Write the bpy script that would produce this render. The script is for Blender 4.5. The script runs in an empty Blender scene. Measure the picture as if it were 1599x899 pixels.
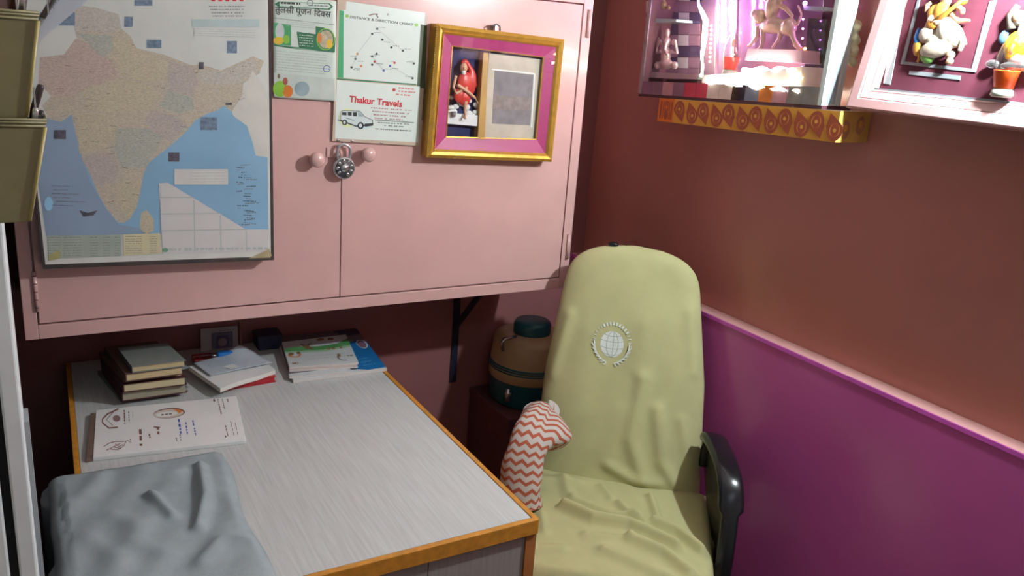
import bpy, bmesh, math, random
from mathutils import Vector, Matrix
random.seed(7)
sc = bpy.context.scene
C = sc.collection
# ------------------------------------------------------------------ camera
F_PX, CX, CY = 1313.236, 799.5, 449.5
CAM_Z = 1.65
def _n(v): return v.normalized()
AX = _n(Vector((3096-CX, 231.7-CY, F_PX)))     # world X seen from the camera (right, down, forward)
AY = _n(Vector((6-CX, 1-CY, F_PX)))
AZ = AX.cross(AY)
CAM = Vector((0, 0, CAM_Z))
right = Vector((AX.x, AY.x, AZ.x)); down = Vector((AX.y, AY.y, AZ.y)); fwd = Vector((AX.z, AY.z, AZ.z))
cam_d = bpy.data.cameras.new('camera'); cam = bpy.data.objects.new('camera', cam_d); C.objects.link(cam)
cam_d.sensor_width = 36.0; cam_d.lens = F_PX*36/1599; cam_d.clip_start = 0.02
m = Matrix.Identity(4)
for i in range(3):
    m[i][0] = right[i]; m[i][1] = -down[i]; m[i][2] = -fwd[i]; m[i][3] = CAM[i]
cam.matrix_world = m
sc.camera = cam
# ------------------------------------------------------------------ light and exposure
LAMP_POS = Vector((1.56, 0.82, 1.93)); LAMP_STRENGTH = 2500.0
WORLD_STRENGTH = 0.04
FILL_STRENGTH = 1.5
LED = 42.0
sc.view_settings.view_transform = 'Standard'; sc.view_settings.look = 'None'
sc.view_settings.gamma = 1.0; sc.view_settings.use_curve_mapping = False
sc.view_settings.exposure = 0.0
w = bpy.data.worlds.new('world'); sc.world = w; w.use_nodes = True
w.node_tree.nodes['Background'].inputs[0].default_value = (0.75, 0.82, 0.9, 1)
w.node_tree.nodes['Background'].inputs[1].default_value = WORLD_STRENGTH

# ------------------------------------------------------------------ helpers: pixel of the photo -> point on a real plane
def ray(px, py):
    d = Vector((px-CX, py-CY, F_PX)); return Vector((AX.dot(d), AY.dot(d), AZ.dot(d)))
def hit(px, py, o, n):
    d = ray(px, py); return CAM + d*((Vector(o)-CAM).dot(n)/d.dot(n))
def PY(px, py, Y): return hit(px, py, (0, Y, 0), Vector((0, -1, 0)))
def PX(px, py, X): return hit(px, py, (X, 0, 0), Vector((-1, 0, 0)))
def PZ(px, py, Z): return hit(px, py, (0, 0, Z), Vector((0, 0, 1)))

# ------------------------------------------------------------------ materials
def lin(c):
    o = []
    for v in c:
        v /= 255.0
        o.append(v/12.92 if v <= 0.04045 else ((v+0.055)/1.055)**2.4)
    return (o[0], o[1], o[2], 1)
MATS = {}
def M(name, c, rough=0.5, metal=0.0, var=0.06, scale=25.0, bump=0.0, bscale=200.0, spec=0.5, stretch=(1, 1, 1), emit=None, es=0.0, coat=0.0, alpha=None):
    if name in MATS: return MATS[name]
    mt = bpy.data.materials.new(name); mt.use_nodes = True
    nt = mt.node_tree; b = nt.nodes['Principled BSDF']
    b.inputs['Roughness'].default_value = rough; b.inputs['Metallic'].default_value = metal
    b.inputs['Specular IOR Level'].default_value = spec
    b.inputs['Coat Weight'].default_value = coat; b.inputs['Coat Roughness'].default_value = 0.08
    tc = nt.nodes.new('ShaderNodeTexCoord'); mp = nt.nodes.new('ShaderNodeMapping')
    mp.inputs['Scale'].default_value = stretch
    nt.links.new(tc.outputs['Object'], mp.inputs['Vector'])
    if var > 0:
        nz = nt.nodes.new('ShaderNodeTexNoise'); nz.inputs['Scale'].default_value = scale; nz.inputs['Detail'].default_value = 6
        nt.links.new(mp.outputs[0], nz.inputs['Vector'])
        cr = nt.nodes.new('ShaderNodeValToRGB')
        k = lin(c)
        cr.color_ramp.elements[0].position = 0.3; cr.color_ramp.elements[1].position = 0.7
        cr.color_ramp.elements[0].color = tuple(x*(1-var) for x in k[:3]) + (1,)
        cr.color_ramp.elements[1].color = tuple(min(1, x*(1+var)) for x in k[:3]) + (1,)
        nt.links.new(nz.outputs['Fac'], cr.inputs[0]); nt.links.new(cr.outputs[0], b.inputs['Base Color'])
    else:
        b.inputs['Base Color'].default_value = lin(c)
    if bump > 0:
        n2 = nt.nodes.new('ShaderNodeTexNoise'); n2.inputs['Scale'].default_value = bscale; n2.inputs['Detail'].default_value = 3
        nt.links.new(mp.outputs[0], n2.inputs['Vector'])
        bp = nt.nodes.new('ShaderNodeBump'); bp.inputs['Strength'].default_value = bump; bp.inputs['Distance'].default_value = 0.002
        nt.links.new(n2.outputs['Fac'], bp.inputs['Height']); nt.links.new(bp.outputs[0], b.inputs['Normal'])
    if emit:
        b.inputs['Emission Color'].default_value = lin(emit); b.inputs['Emission Strength'].default_value = es
    MATS[name] = mt
    return mt
def glass_mat(name, tint=(255, 255, 255), refl=0.06, rough=0.02):
    if name in MATS: return MATS[name]
    mt = bpy.data.materials.new(name); mt.use_nodes = True; nt = mt.node_tree
    for n in list(nt.nodes): nt.nodes.remove(n)
    o = nt.nodes.new('ShaderNodeOutputMaterial'); mx = nt.nodes.new('ShaderNodeMixShader')
    t = nt.nodes.new('ShaderNodeBsdfTransparent'); g = nt.nodes.new('ShaderNodeBsdfGlossy')
    t.inputs[0].default_value = lin(tint); g.inputs['Roughness'].default_value = rough
    lw = nt.nodes.new('ShaderNodeLayerWeight'); lw.inputs['Blend'].default_value = 0.5
    pw = nt.nodes.new('ShaderNodeMath'); pw.operation = 'POWER'; pw.inputs[1].default_value = 4.0
    ad = nt.nodes.new('ShaderNodeMath'); ad.operation = 'MULTIPLY_ADD'; ad.inputs[1].default_value = 0.8; ad.inputs[2].default_value = refl; ad.use_clamp = True
    nt.links.new(lw.outputs['Facing'], pw.inputs[0]); nt.links.new(pw.outputs[0], ad.inputs[0]); nt.links.new(ad.outputs[0], mx.inputs[0])
    nt.links.new(t.outputs[0], mx.inputs[1]); nt.links.new(g.outputs[0], mx.inputs[2]); nt.links.new(mx.outputs[0], o.inputs[0])
    MATS[name] = mt
    return mt
def tape_mat(name):          # clear glossy film: mostly transparent, sharp sheen
    return glass_mat(name, (250, 252, 250), 0.08, 0.12)

# ------------------------------------------------------------------ mesh building
class MB:
    def __init__(s): s.v = []; s.f = []; s.m = []; s.mats = []; s.sm = []; s.uv = {}
    def mi(s, mat):
        if mat not in s.mats: s.mats.append(mat)
        return s.mats.index(mat)
    def add(s, vs, fs, mat, smooth=False):
        b = len(s.v); s.v += [Vector(p) for p in vs]; k = s.mi(mat)
        for f in fs: s.f.append([i+b for i in f]); s.m.append(k); s.sm.append(smooth)
        return s
    def hexa(s, p, mat):      # p: 4 bottom/front points + 4 opposite points
        return s.add(p, [(0, 1, 2, 3), (7, 6, 5, 4), (0, 4, 5, 1), (1, 5, 6, 2), (2, 6, 7, 3), (3, 7, 4, 0)], mat)
    def box(s, lo, hi, mat, rot=None, bev=0.0, seg=2):
        lo = Vector(lo); hi = Vector(hi); c = (lo+hi)/2; h = (hi-lo)/2
        bm = bmesh.new(); bmesh.ops.create_cube(bm, size=2.0)
        for v in bm.verts: v.co = Vector((v.co.x*h.x, v.co.y*h.y, v.co.z*h.z))
        if bev > 0: bmesh.ops.bevel(bm, geom=list(bm.edges), offset=bev, segments=seg, affect='EDGES', profile=0.5)
        for v in bm.verts:
            q = v.co
            if rot is not None: q = rot @ q
            v.co = c + q
        return s.bm(bm, mat)
    def bm(s, bm, mat, smooth=False):
        bm.verts.ensure_lookup_table(); bm.verts.index_update()
        s.add([v.co.copy() for v in bm.verts], [[v.index for v in f.verts] for f in bm.faces], mat, smooth); bm.free()
        return s
    def prism(s, pts, vec, mat):          # polygon extruded along vec
        n = len(pts); vec = Vector(vec); pts = [Vector(p) for p in pts]
        fs = [list(range(n)), list(range(2*n-1, n-1, -1))] + [(i, i+n, (i+1) % n + n, (i+1) % n) for i in range(n)]
        return s.add(pts+[p+vec for p in pts], fs, mat)
    def tube(s, pts, r, mat, n=10, closed=False):
        pts = [Vector(p) for p in pts]; N = len(pts); rs = r if isinstance(r, (list, tuple)) else [r]*N
        vs = []; fs = []; up = None
        for i, p in enumerate(pts):
            a = pts[i-1] if (i > 0 or closed) else p; b = pts[(i+1) % N] if (i < N-1 or closed) else p
            t = (b-a).normalized()
            if up is None:
                up = t.orthogonal().normalized()
            up = (up - t*up.dot(t)).normalized(); sd = t.cross(up)
            for k in range(n):
                an = 2*math.pi*k/n; vs.append(p + (up*math.cos(an)+sd*math.sin(an))*rs[i])
        L = N if closed else N-1
        for i in range(L):
            for k in range(n):
                a = i*n+k; b = i*n+(k+1) % n; j = ((i+1) % N)*n
                fs.append((a, b, j+(k+1) % n, j+k))
        if not closed:
            fs.append(list(range(n-1, -1, -1))); fs.append([(N-1)*n+k for k in range(n)])
        return s.add(vs, fs, mat, True)
    def lathe(s, prof, c, mat, n=32, axis=Vector((0, 0, 1)), xdir=None):
        axis = Vector(axis).normalized(); u = xdir or axis.orthogonal().normalized(); v = axis.cross(u); c = Vector(c)
        vs = []; fs = []; N = len(prof)
        for (r, h) in prof:
            for k in range(n):
                a = 2*math.pi*k/n; vs.append(c+axis*h+(u*math.cos(a)+v*math.sin(a))*max(r, 1e-5))
        for i in range(N-1):
            for k in range(n): fs.append((i*n+k, i*n+(k+1) % n, (i+1)*n+(k+1) % n, (i+1)*n+k))
        fs.append(list(range(n-1, -1, -1))); fs.append([(N-1)*n+k for k in range(n)])
        return s.add(vs, fs, mat, True)
    def ell(s, c, r, mat, rot=None, n=16):
        bm = bmesh.new(); bmesh.ops.create_uvsphere(bm, u_segments=n, v_segments=max(8, n*2//3), radius=1)
        r = (r, r, r) if not isinstance(r, (tuple, list)) else r
        for v in bm.verts:
            q = Vector((v.co.x*r[0], v.co.y*r[1], v.co.z*r[2]))
            if rot is not None: q = rot @ q
            v.co = Vector(c)+q
        return s.bm(bm, mat, True)
    def grid(s, f, nu, nv, mat, smooth=True, wrap=False):
        b = len(s.v); vs = []; fs = []
        for j in range(nv+1):
            for i in range(nu+1):
                vs.append(f(i/nu, j/nv)); s.uv[b+j*(nu+1)+i] = (i/nu, j/nv)
        for j in range(nv):
            for i in range(nu):
                a = j*(nu+1)+i; fs.append((a, a+1, a+nu+2, a+nu+1))
        return s.add(vs, fs, mat, smooth)
    def build(s, name, parent=None, kind=None, remesh=0.0, solid=0.0, sub=0, bevel=0.0, local=False, fix=True, loc=None):
        me = bpy.data.meshes.new(name)
        off = Vector((0, 0, 0))
        if parent is not None and not local:
            off = ROOTLOC.get(parent.name, Vector((0, 0, 0)))
        if parent is None and loc is not None: off = Vector(loc)
        me.from_pydata([tuple(p-off) for p in s.v], [], s.f)
        for mt in s.mats: me.materials.append(mt)
        for p, k, sm in zip(me.polygons, s.m, s.sm): p.material_index = k; p.use_smooth = sm
        if s.uv:
            ul = me.uv_layers.new(name='UVMap')
            for l in me.loops:
                ul.data[l.index].uv = s.uv.get(l.vertex_index, (0, 0))
        me.update()
        if fix:
            bm = bmesh.new(); bm.from_mesh(me); bmesh.ops.recalc_face_normals(bm, faces=list(bm.faces)); bm.to_mesh(me); bm.free()
        o = bpy.data.objects.new(name, me); C.objects.link(o)
        if parent is not None:
            o.parent = parent; ROOTLOC[o.name] = off
        elif loc is not None:
            o.location = off; ROOTLOC[o.name] = off
        if kind: o['kind'] = kind
        if remesh > 0:
            md = o.modifiers.new('skin', 'REMESH'); md.mode = 'VOXEL'; md.voxel_size = remesh; md.use_smooth_shade = True
            ms = o.modifiers.new('smooth', 'SMOOTH'); ms.iterations = 4; ms.factor = 0.5
        if solid: md = o.modifiers.new('thickness', 'SOLIDIFY'); md.thickness = solid; md.offset = -1
        if sub: md = o.modifiers.new('subdivide', 'SUBSURF'); md.levels = sub; md.render_levels = sub
        if bevel: md = o.modifiers.new('bevel', 'BEVEL'); md.width = bevel; md.segments = 2; md.limit_method = 'ANGLE'
        return o
ROOTLOC = {}
def thing(name, label, cat, loc, group=None, rot=0.0):
    o = bpy.data.objects.new(name, None); C.objects.link(o); o.empty_display_size = 0.05
    o.location = loc; o.rotation_euler = (0, 0, rot); ROOTLOC[o.name] = Vector(loc)
    return tag(o, label, cat, group)
def tag(o, label, cat, group=None):
    o['label'] = label; o['category'] = cat
    if group: o['group'] = group
    return o
def struct(mb, name, **k): return mb.build(name, kind='structure', **k)

class Print:
    """flat printed pattern laid on a surface; mapper(a, b, offset) gives the point"""
    def __init__(s, mapper, step=0.00002): s.mb = MB(); s.mp = mapper; s.k = 1; s.step = step
    def poly(s, pts, mat):
        s.mb.add([s.mp(x, y, s.k*s.step) for x, y in pts], [list(range(len(pts)))], mat); s.k += 1; return s
    def rect(s, x0, y0, x1, y1, mat): return s.poly([(x0, y0), (x1, y0), (x1, y1), (x0, y1)], mat)
    def ell(s, cx, cy, rx, ry, mat, n=20, rot=0.0):
        c, q = math.cos(rot), math.sin(rot)
        return s.poly([(cx+rx*math.cos(t)*c-ry*math.sin(t)*q, cy+rx*math.cos(t)*q+ry*math.sin(t)*c) for t in [2*math.pi*i/n for i in range(n)]], mat)
    def ring(s, cx, cy, rx, ry, wd, mat, a0=0, a1=2*math.pi, n=28):
        vs = []; fs = []
        for i in range(n+1):
            t = a0+(a1-a0)*i/n
            vs.append(s.mp(cx+rx*math.cos(t), cy+ry*math.sin(t), s.k*s.step)); vs.append(s.mp(cx+(rx-wd)*math.cos(t), cy+(ry-wd)*math.sin(t), s.k*s.step))
        for i in range(n): fs.append((2*i, 2*i+1, 2*i+3, 2*i+2))
        s.mb.add(vs, fs, mat); s.k += 1; return s
    def line(s, pts, wd, mat):
        vs = []; fs = []
        for i, (x, y) in enumerate(pts):
            x0, y0 = pts[max(0, i-1)]; x1, y1 = pts[min(len(pts)-1, i+1)]
            dx, dy = x1-x0, y1-y0; l = math.hypot(dx, dy) or 1; nx, ny = -dy/l*wd/2, dx/l*wd/2
            vs.append(s.mp(x+nx, y+ny, s.k*s.step)); vs.append(s.mp(x-nx, y-ny, s.k*s.step))
        for i in range(len(pts)-1): fs.append((2*i, 2*i+1, 2*i+3, 2*i+2))
        s.mb.add(vs, fs, mat); s.k += 1; return s
    def dashes(s, x0, y0, dx, dy, length, wd, mat, seed=0, fill=0.75, lo=0.8, hi=2.2):     # a line of print too small to read
        rn = random.Random(seed); l = math.hypot(dx, dy); ux, uy = dx/l, dy/l; p = 0.0
        vs = []; fs = []
        while p < length:
            q = min(length, p+rn.uniform(lo, hi)*wd)
            nx, ny = -uy*wd/2*rn.uniform(.7, 1), ux*wd/2*rn.uniform(.7, 1)
            b = len(vs)
            for (a, sg) in ((p, 1), (q, 1), (q, -1), (p, -1)):
                vs.append(s.mp(x0+ux*a+nx*sg, y0+uy*a+ny*sg, (s.k-.5)*s.step))
            fs.append((b, b+1, b+2, b+3)); p = q+wd*rn.uniform(.2, .9)*(1.0 if rn.random() < fill else 2.5)
        s.mb.add(vs, fs, mat); return s
    def text(s, txt, x, y, ux, uy, size, mat, vx=None, vy=None, width=None, bold=0.0):
        """(x, y) left end of the baseline, (ux, uy) reading direction, size = letter height unit"""
        cu = bpy.data.curves.new('txt', 'FONT'); cu.body = txt; cu.size = 1.0; cu.resolution_u = 3; cu.offset = bold
        ob = bpy.data.objects.new('txt', cu); C.objects.link(ob)
        dg = bpy.context.evaluated_depsgraph_get(); me = bpy.data.meshes.new_from_object(ob.evaluated_get(dg))
        l = math.hypot(ux, uy); ux, uy = ux/l, uy/l
        if vx is None: vx, vy = uy, -ux
        W = max([v.co.x for v in me.vertices] or [1]); sx = size if width is None else width/W
        s.mb.add([s.mp(x+ux*v.co.x*sx+vx*v.co.y*size, y+uy*v.co.x*sx+vy*v.co.y*size, s.k*s.step) for v in me.vertices], [list(p.vertices) for p in me.polygons], mat)
        s.k += 1
        bpy.data.objects.remove(ob); bpy.data.curves.remove(cu); bpy.data.meshes.remove(me); return s
    def build(s, name, parent): return s.mb.build(name, parent, fix=False)
def on_y(Y): return lambda x, y, o: PY(x, y, Y) + Vector((0, -o, 0))
def on_z(Z): return lambda x, y, o: PZ(x, y, Z) + Vector((0, 0, o))
def on_x(X): return lambda x, y, o: PX(x, y, X) + Vector((-o, 0, 0))
def gauss(d, s): return math.exp(-(d/s)**2)
def seg_d(px, py, pts):          # distance to polyline
    best = 1e9
    for (ax, ay), (bx, by) in zip(pts[:-1], pts[1:]):
        dx, dy = bx-ax, by-ay; t = max(0, min(1, ((px-ax)*dx+(py-ay)*dy)/(dx*dx+dy*dy+1e-12)))
        best = min(best, math.hypot(px-ax-t*dx, py-ay-t*dy))
    return best

# ------------------------------------------------------------------ palette
PINK = M('pink gloss paint', (212, 170, 166), rough=0.24, var=0.035, scale=9, bump=0.05, bscale=40, coat=.35)
PINKWALL = M('pink wall paint', (208, 158, 154), rough=0.45, var=0.05, scale=6, bump=0.1, bscale=60)
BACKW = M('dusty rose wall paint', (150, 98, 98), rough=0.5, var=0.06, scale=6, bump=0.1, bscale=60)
TERRA = M('terracotta wall paint', (188, 124, 114), rough=0.3, var=0.05, scale=5, bump=0.08, bscale=30)
MAGENTA = M('magenta gloss paint', (192, 92, 160), rough=0.2, var=0.05, scale=4, bump=0.06, bscale=25)
MAGLINE = M('bright magenta edge paint', (214, 96, 200), rough=0.3)
CEIL = M('off white ceiling paint', (215, 210, 200), rough=0.8)
FLOOR = M('dark brown floor tile', (70, 52, 48), rough=0.4)
DARKWALL = M('dark partition laminate', (44, 40, 44), rough=0.6)
WHITE = M('white enamel', (232, 240, 243), rough=0.4, var=0.03)
BLACKGAP = M('dark gap tone', (26, 28, 32), rough=0.7)
PAPER = M('white paper', (226, 228, 228), rough=0.6, var=0.02)
GLOSSPAPER = M('glossy white paper', (222, 232, 226), rough=0.25, var=0.02, coat=0.4)
INK = M('black ink', (40, 42, 46), rough=0.5, var=0)
GREYINK = M('grey ink', (120, 124, 128), rough=0.5, var=0)
PALEINK = M('pale grey ink', (176, 184, 184), rough=0.5, var=0)
RED = M('red ink', (200, 48, 56), rough=0.45, var=0)
GREEN = M('green ink', (66, 165, 110), rough=0.35, var=0.06)
DGREEN = M('dark green ink', (36, 120, 84), rough=0.35, var=0.05)
LIME = M('lime ink', (140, 200, 60), rough=0.4, var=0.1)
YEL = M('yellow ink', (236, 190, 50), rough=0.4, var=0.1)
ORANGE = M('orange ink', (224, 130, 50), rough=0.4, var=0.15)
BLUEINK = M('blue ink', (70, 90, 180), rough=0.5, var=0.05)
BROWNINK = M('brown ink', (128, 92, 84), rough=0.5, var=0.1)
SKIN = M('painted skin', (206, 160, 130), rough=0.4, var=0.05)
GOLD = M('gold leaf moulding', (216, 168, 74), rough=0.26, metal=0.55, var=0.12, scale=60)
SILVER = M('silver metal', (200, 202, 206), rough=0.22, metal=0.9, var=0.05)
MIRROR = M('mirror glass', (205, 212, 214), rough=0.08, metal=.35, var=0.0)
CHROME = M('chrome steel', (190, 190, 192), rough=0.22, metal=.6, var=0.03)
BLACKPL = M('black plastic', (24, 25, 30), rough=0.22, var=0.0)
KHAKI = M('khaki cotton cover', (184, 180, 134), rough=0.9, var=0.05, scale=14, bump=0.25, bscale=900, spec=0.15)

# ================================================================== setting
XW, YB, ZC, YF, XL = 1.704, 2.36, 2.65, -1.6, -1.3
struct(MB().box((XL, YF, -0.05), (XW+.1, YB+.1, 0), FLOOR), 'floor')
struct(MB().box((XL, YF, ZC), (XW+.1, YB+.1, ZC+.05), CEIL), 'ceiling')
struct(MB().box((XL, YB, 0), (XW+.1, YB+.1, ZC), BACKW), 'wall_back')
rw = MB().box((XW, YF, 0), (XW+.1, YB, ZC), TERRA)
struct(rw, 'wall_right')
# magenta wainscot panel with its pink ledge and bright edge line
LX = 1.655
struct(MB().box((LX, YF, 0), (XW, YB, 0.938), MAGENTA), 'trim_1')
lg = MB().box((LX, YF, 0.938), (XW, YB, 0.945), PINKWALL)
lg.box((LX-0.002, YF, 0.9335), (LX, YB, 0.944), MAGLINE)
struct(lg, 'trim_2')
struct(MB().box((XL-.1, YF, 0), (XL, YB, ZC), CEIL), 'wall_left')
struct(MB().box((XL, YF-.1, 0), (XW, YF, ZC), CEIL), 'wall_front')
# partition at the left with its white end post
struct(MB().box((-0.10, 1.32, 0), (-0.045, YB, ZC), DARKWALL), 'wall_partition')
pr, pl0, pg = PY(60, 899, 1.2).x, PY(31, 899, 1.2).x, PY(16, 899, 1.2).x
pt = MB().box((pl0, 1.20, 0), (pr, 1.32, ZC), WHITE, bev=0.003)
pt.box((pg, 1.215, 0), (pl0, 1.32, ZC), BLACKGAP)  # gap between the white strips, its dark put in as colour
pt.box((pg-.06, 1.20, 0), (pg, 1.32, ZC), WHITE, bev=0.003)
pt.box((pr, 1.27, 0.75), (pr+.006, 1.32, 1.08), M('grey steel strip', (150, 156, 160), rough=0.4))
struct(pt, 'trim_3')

# ================================================================== lamp that lights the corner (above the pink frame)
lamp = thing('wall_lamp', 'small round bulb on a white wall holder above the pink framed shrine', 'lamp', (XW, LAMP_POS.y, 1.99))
MB().lathe([(0.045, 0), (0.045, 0.012), (0.03, 0.022)], (XW, LAMP_POS.y, 1.99), WHITE, axis=(-1, 0, 0)).build('base_plate', lamp)
MB().tube([(XW-.015, LAMP_POS.y, 1.99), (1.60, LAMP_POS.y, 1.995), (1.555, LAMP_POS.y, 1.985), (1.543, LAMP_POS.y, 1.965)], [.012, .012, .016, .018], WHITE).build('holder', lamp)
BULBM = M('lamp bulb', (255, 255, 255), emit=(236, 249, 251), es=LAMP_STRENGTH, var=0)
MB().ell(LAMP_POS, 0.026, BULBM, n=16).build('bulb', lamp)
# unseen fill light added on the ceiling behind the camera, shaped as a tube
tl = thing('fill_light', 'added tube shaped fill light on the ceiling behind the viewer', 'lamp', (0.2, -0.6, ZC))
MB().box((-0.4, -0.63, ZC-.05), (0.8, -0.57, ZC), WHITE, bev=.004).build('fitting', tl)
MB().tube([(-0.38, -0.6, ZC-.066), (0.78, -0.6, ZC-.066)], 0.015, M('fill tube glow', (255, 255, 255), emit=(235, 243, 255), es=FILL_STRENGTH*10, var=0)).build('tube', tl)

# ================================================================== wall cabinet
YC = 2.0; CX0, CX1, CZ0, CZ1 = -0.020, 1.397, 0.945, 1.785
cab = thing('wall_cabinet', 'large pink painted two door cupboard hung on the back wall above the desk', 'cabinet', (0.69, YB, CZ0))
mb = MB().box((CX0, YC+.020, CZ0), (CX1, YB-.001, CZ1), PINK)
mb.box((CX0, YC, CZ0), (CX0+.026, YC+.02, CZ1), PINK)
mb.box((CX1-.030, YC, CZ0), (CX1, YC+.02, CZ1), PINK)
mb.box((CX0+.026, YC, CZ0), (CX1-.030, YC+.02, CZ0+.032), PINK)
mb.box((CX0+.026, YC, CZ1-.03), (CX1-.030, YC+.02, CZ1), PINK)
mb.build('carcass', cab, bevel=0.0015)
xm = 0.689
HOLES = M('dark chipped paint', (70, 40, 38), rough=0.8)
def knob(x, z, par):
    MB().lathe([(0.010, 0), (0.010, 0.012), (0.017, 0.018), (0.018, 0.030), (0.014, 0.036), (0, 0.037)], (x, YC, z), PINK, axis=(0, -1, 0), n=24).build('knob', par)
for (a, b, kx) in ((CX0+.0295, xm-.0012, (490, 247)), (xm+.0012, CX1-.0335, (570, 239))):
    d = MB().box((a, YC+.001, CZ0+.0355), (b, YC+.019, CZ1-.0335), PINK).build('door', cab, bevel=0.0012)
    q = PY(kx[0], kx[1], YC); knob(q.x, q.z, d)
hp = PY(531, 240, YC)
mb = MB().box((hp.x-.034, YC-.003, hp.z-.008), (hp.x+.030, YC, hp.z+.016), PINK, bev=.001)
mb.tube([(hp.x-.004, YC-.001, hp.z+.006), (hp.x-.004, YC-.016, hp.z+.006), (hp.x-.004, YC-.020, hp.z), (hp.x-.004, YC-.014, hp.z-.006), (hp.x-.004, YC-.001, hp.z-.006)], .0025, PINK)
mb.build('hasp', cab)
hq = PY(918, 42, YC)
for zz in (hq.z, CZ0+.12):
    MB().tube([(CX1-.012, YC-.003, zz-.028), (CX1-.012, YC-.003, zz+.045)], .005, PINK).build('hinge', cab)
q0 = PY(38, 470, YC)
for zz in (q0.z+.02, q0.z+.36):
    h = MB().tube([(CX0+.028, YC-.002, zz-.045), (CX0+.028, YC-.002, zz+.045)], .0045, PINK)
    for k in range(-2, 3): h.box((CX0+.0245, YC-.0068, zz+k*.018-.0007), (CX0+.0315, YC-.0055, zz+k*.018+.0007), HOLES)
    h.build('hinge', cab)

# padlock
pc = PY(537, 262, YC-.018); pl = thing('padlock', 'round steel padlock with a petal patterned dial hanging on the cupboard hasp', 'padlock', (pc.x, YC-.018, pc.z))
r = .0275
MB().lathe([(r*.9, 0), (r, .003), (r, .011), (r*.93, .014), (0, .0142)], (pc.x, YC-.010, pc.z), CHROME, axis=(0, -1, 0), n=36).build('body', pl)
mb = MB(); DK = M('dark steel enamel', (92, 92, 96), rough=0.35, metal=0.4)
mb.lathe([(r*.86, 0), (r*.86, .001)], (pc.x, YC-.0240, pc.z), DK, axis=(0, -1, 0), n=36)
for k in range(9):
    a = 2*math.pi*k/9+.3
    if k == 6: continue
    mb.ell((pc.x+math.cos(a)*r*.64, YC-.0251, pc.z+math.sin(a)*r*.64), (r*.19, .001, r*.13), SILVER, rot=Matrix.Rotation(-a, 3, 'Y'), n=10)
mb.lathe([(r*.36, 0), (r*.33, .002), (0, .0022)], (pc.x, YC-.0245, pc.z), SILVER, axis=(0, -1, 0), n=24)
mb.build('dial', pl)
sw = .0165
mb = MB(); arc = [(pc.x-sw, YC-.016, pc.z+.018)] + [(pc.x-sw*math.cos(t), YC-.016, pc.z+.042+sw*math.sin(t)*.9) for t in [math.pi*i/12 for i in range(13)]] + [(pc.x+sw, YC-.016, pc.z+.018)]
mb.tube(arc, .0038, CHROME, n=10).build('shackle', pl)

# ================================================================== things pinned on the cupboard doors
# --- big map on a board
YM = YC-.042
MAPBASE = M('faded map paper', (204, 208, 204), rough=0.5, var=0.05, scale=12, coat=0.15)
bl, br = PY(67, 420, YM), PY(428, 406, YM); tr = PY(422, -40, YM); tlp = PY(20, -28, YM)
mp_ = thing('wall_map', 'large faded map of India on a thick board hung on the left cupboard door', 'map', (bl.x, YC, bl.z))
BOARD = M('dark weathered board edge', (64, 58, 56), rough=0.8, var=0.2)
MB().prism([bl, br, tr, tlp], (0, .0415, 0), BOARD).build('board', mp_)
P = Print(on_y(YM))
SEA = M('map sea blue', (134, 176, 206), rough=0.5, var=0.08, scale=7, coat=0.15)
SEA2 = M('map faded sea blue', (140, 162, 186), rough=0.5, var=0.08, scale=9)
def mottled(name, c, c2, sc_=170):
    k = [v*.55+w_*.45 for v, w_ in zip(c, (188, 180, 166))]; return M(name, k, rough=0.5, var=0.2, scale=420, stretch=(.5, 1, 1.3))
LAND = mottled('map land buff', (186, 178, 158), None)
LPINK = mottled('map land pink', (186, 164, 156), None)
LYEL = mottled('map land yellow', (190, 182, 150), None)
LGRN = mottled('map land green', (160, 172, 164), None)
LGRY = mottled('map land grey', (184, 184, 178), None)
LMAU = mottled('map land mauve', (174, 164, 164), None)
P.poly([(22, -26), (418, -38), (423, 400), (71, 413)], M('map border', (212, 212, 206), rough=0.5, var=.05))
P.poly([(30, -26), (415, -38), (418, 392), (73, 404)], MAPBASE)
P.poly([(44, 190), (112, 176), (125, 180), (240, 200), (330, 170), (357, 162), (364, 180), (386, 197), (395, 225), (399, 243), (418, 245), (419, 365), (255, 366), (72, 368)], SEA)
P.poly([(44, 190), (112, 176), (122, 215), (125, 245), (142, 285), (165, 325), (185, 350), (235, 360), (235, 366), (72, 368)], SEA2)
india = [(60, 130), (62, 90), (100, 85), (120, 60), (112, 30), (122, 8), (150, 12), (185, 22), (190, 45), (205, 58), (212, 75), (255, 85), (300, 102), (312, 100), (345, 110), (395, 88), (412, 95), (405, 115), (380, 130), (378, 150), (362, 175), (350, 165), (340, 172), (322, 178), (305, 188), (288, 208), (268, 226), (250, 240), (232, 254), (224, 272), (220, 295), (214, 322), (204, 340), (194, 348), (184, 347), (166, 325), (152, 300), (142, 275), (128, 245), (120, 215), (114, 190), (112, 178), (96, 190), (76, 186), (66, 165), (80, 150)]
P.poly(india, LAND)
P.poly([(60, 130), (62, 90), (100, 85), (118, 60), (140, 70), (175, 95), (185, 120), (170, 130), (140, 135), (110, 150), (84, 150)], LPINK)
P.poly([(112, 30), (122, 8), (150, 12), (185, 22), (190, 45), (170, 52), (140, 48), (118, 52)], LGRY)
P.poly([(120, 52), (175, 55), (178, 78), (160, 90), (140, 70)], LGRN)
P.poly([(178, 60), (205, 60), (215, 78), (262, 95), (262, 120), (230, 130), (190, 118), (176, 92)], LYEL)
P.poly([(130, 140), (185, 122), (232, 132), (250, 150), (235, 170), (180, 176), (135, 170)], LYEL)
P.poly([(262, 96), (302, 104), (310, 130), (300, 150), (262, 140)], LMAU)
P.poly([(262, 140), (300, 152), (304, 170), (280, 178), (250, 165)], LGRN)
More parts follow.
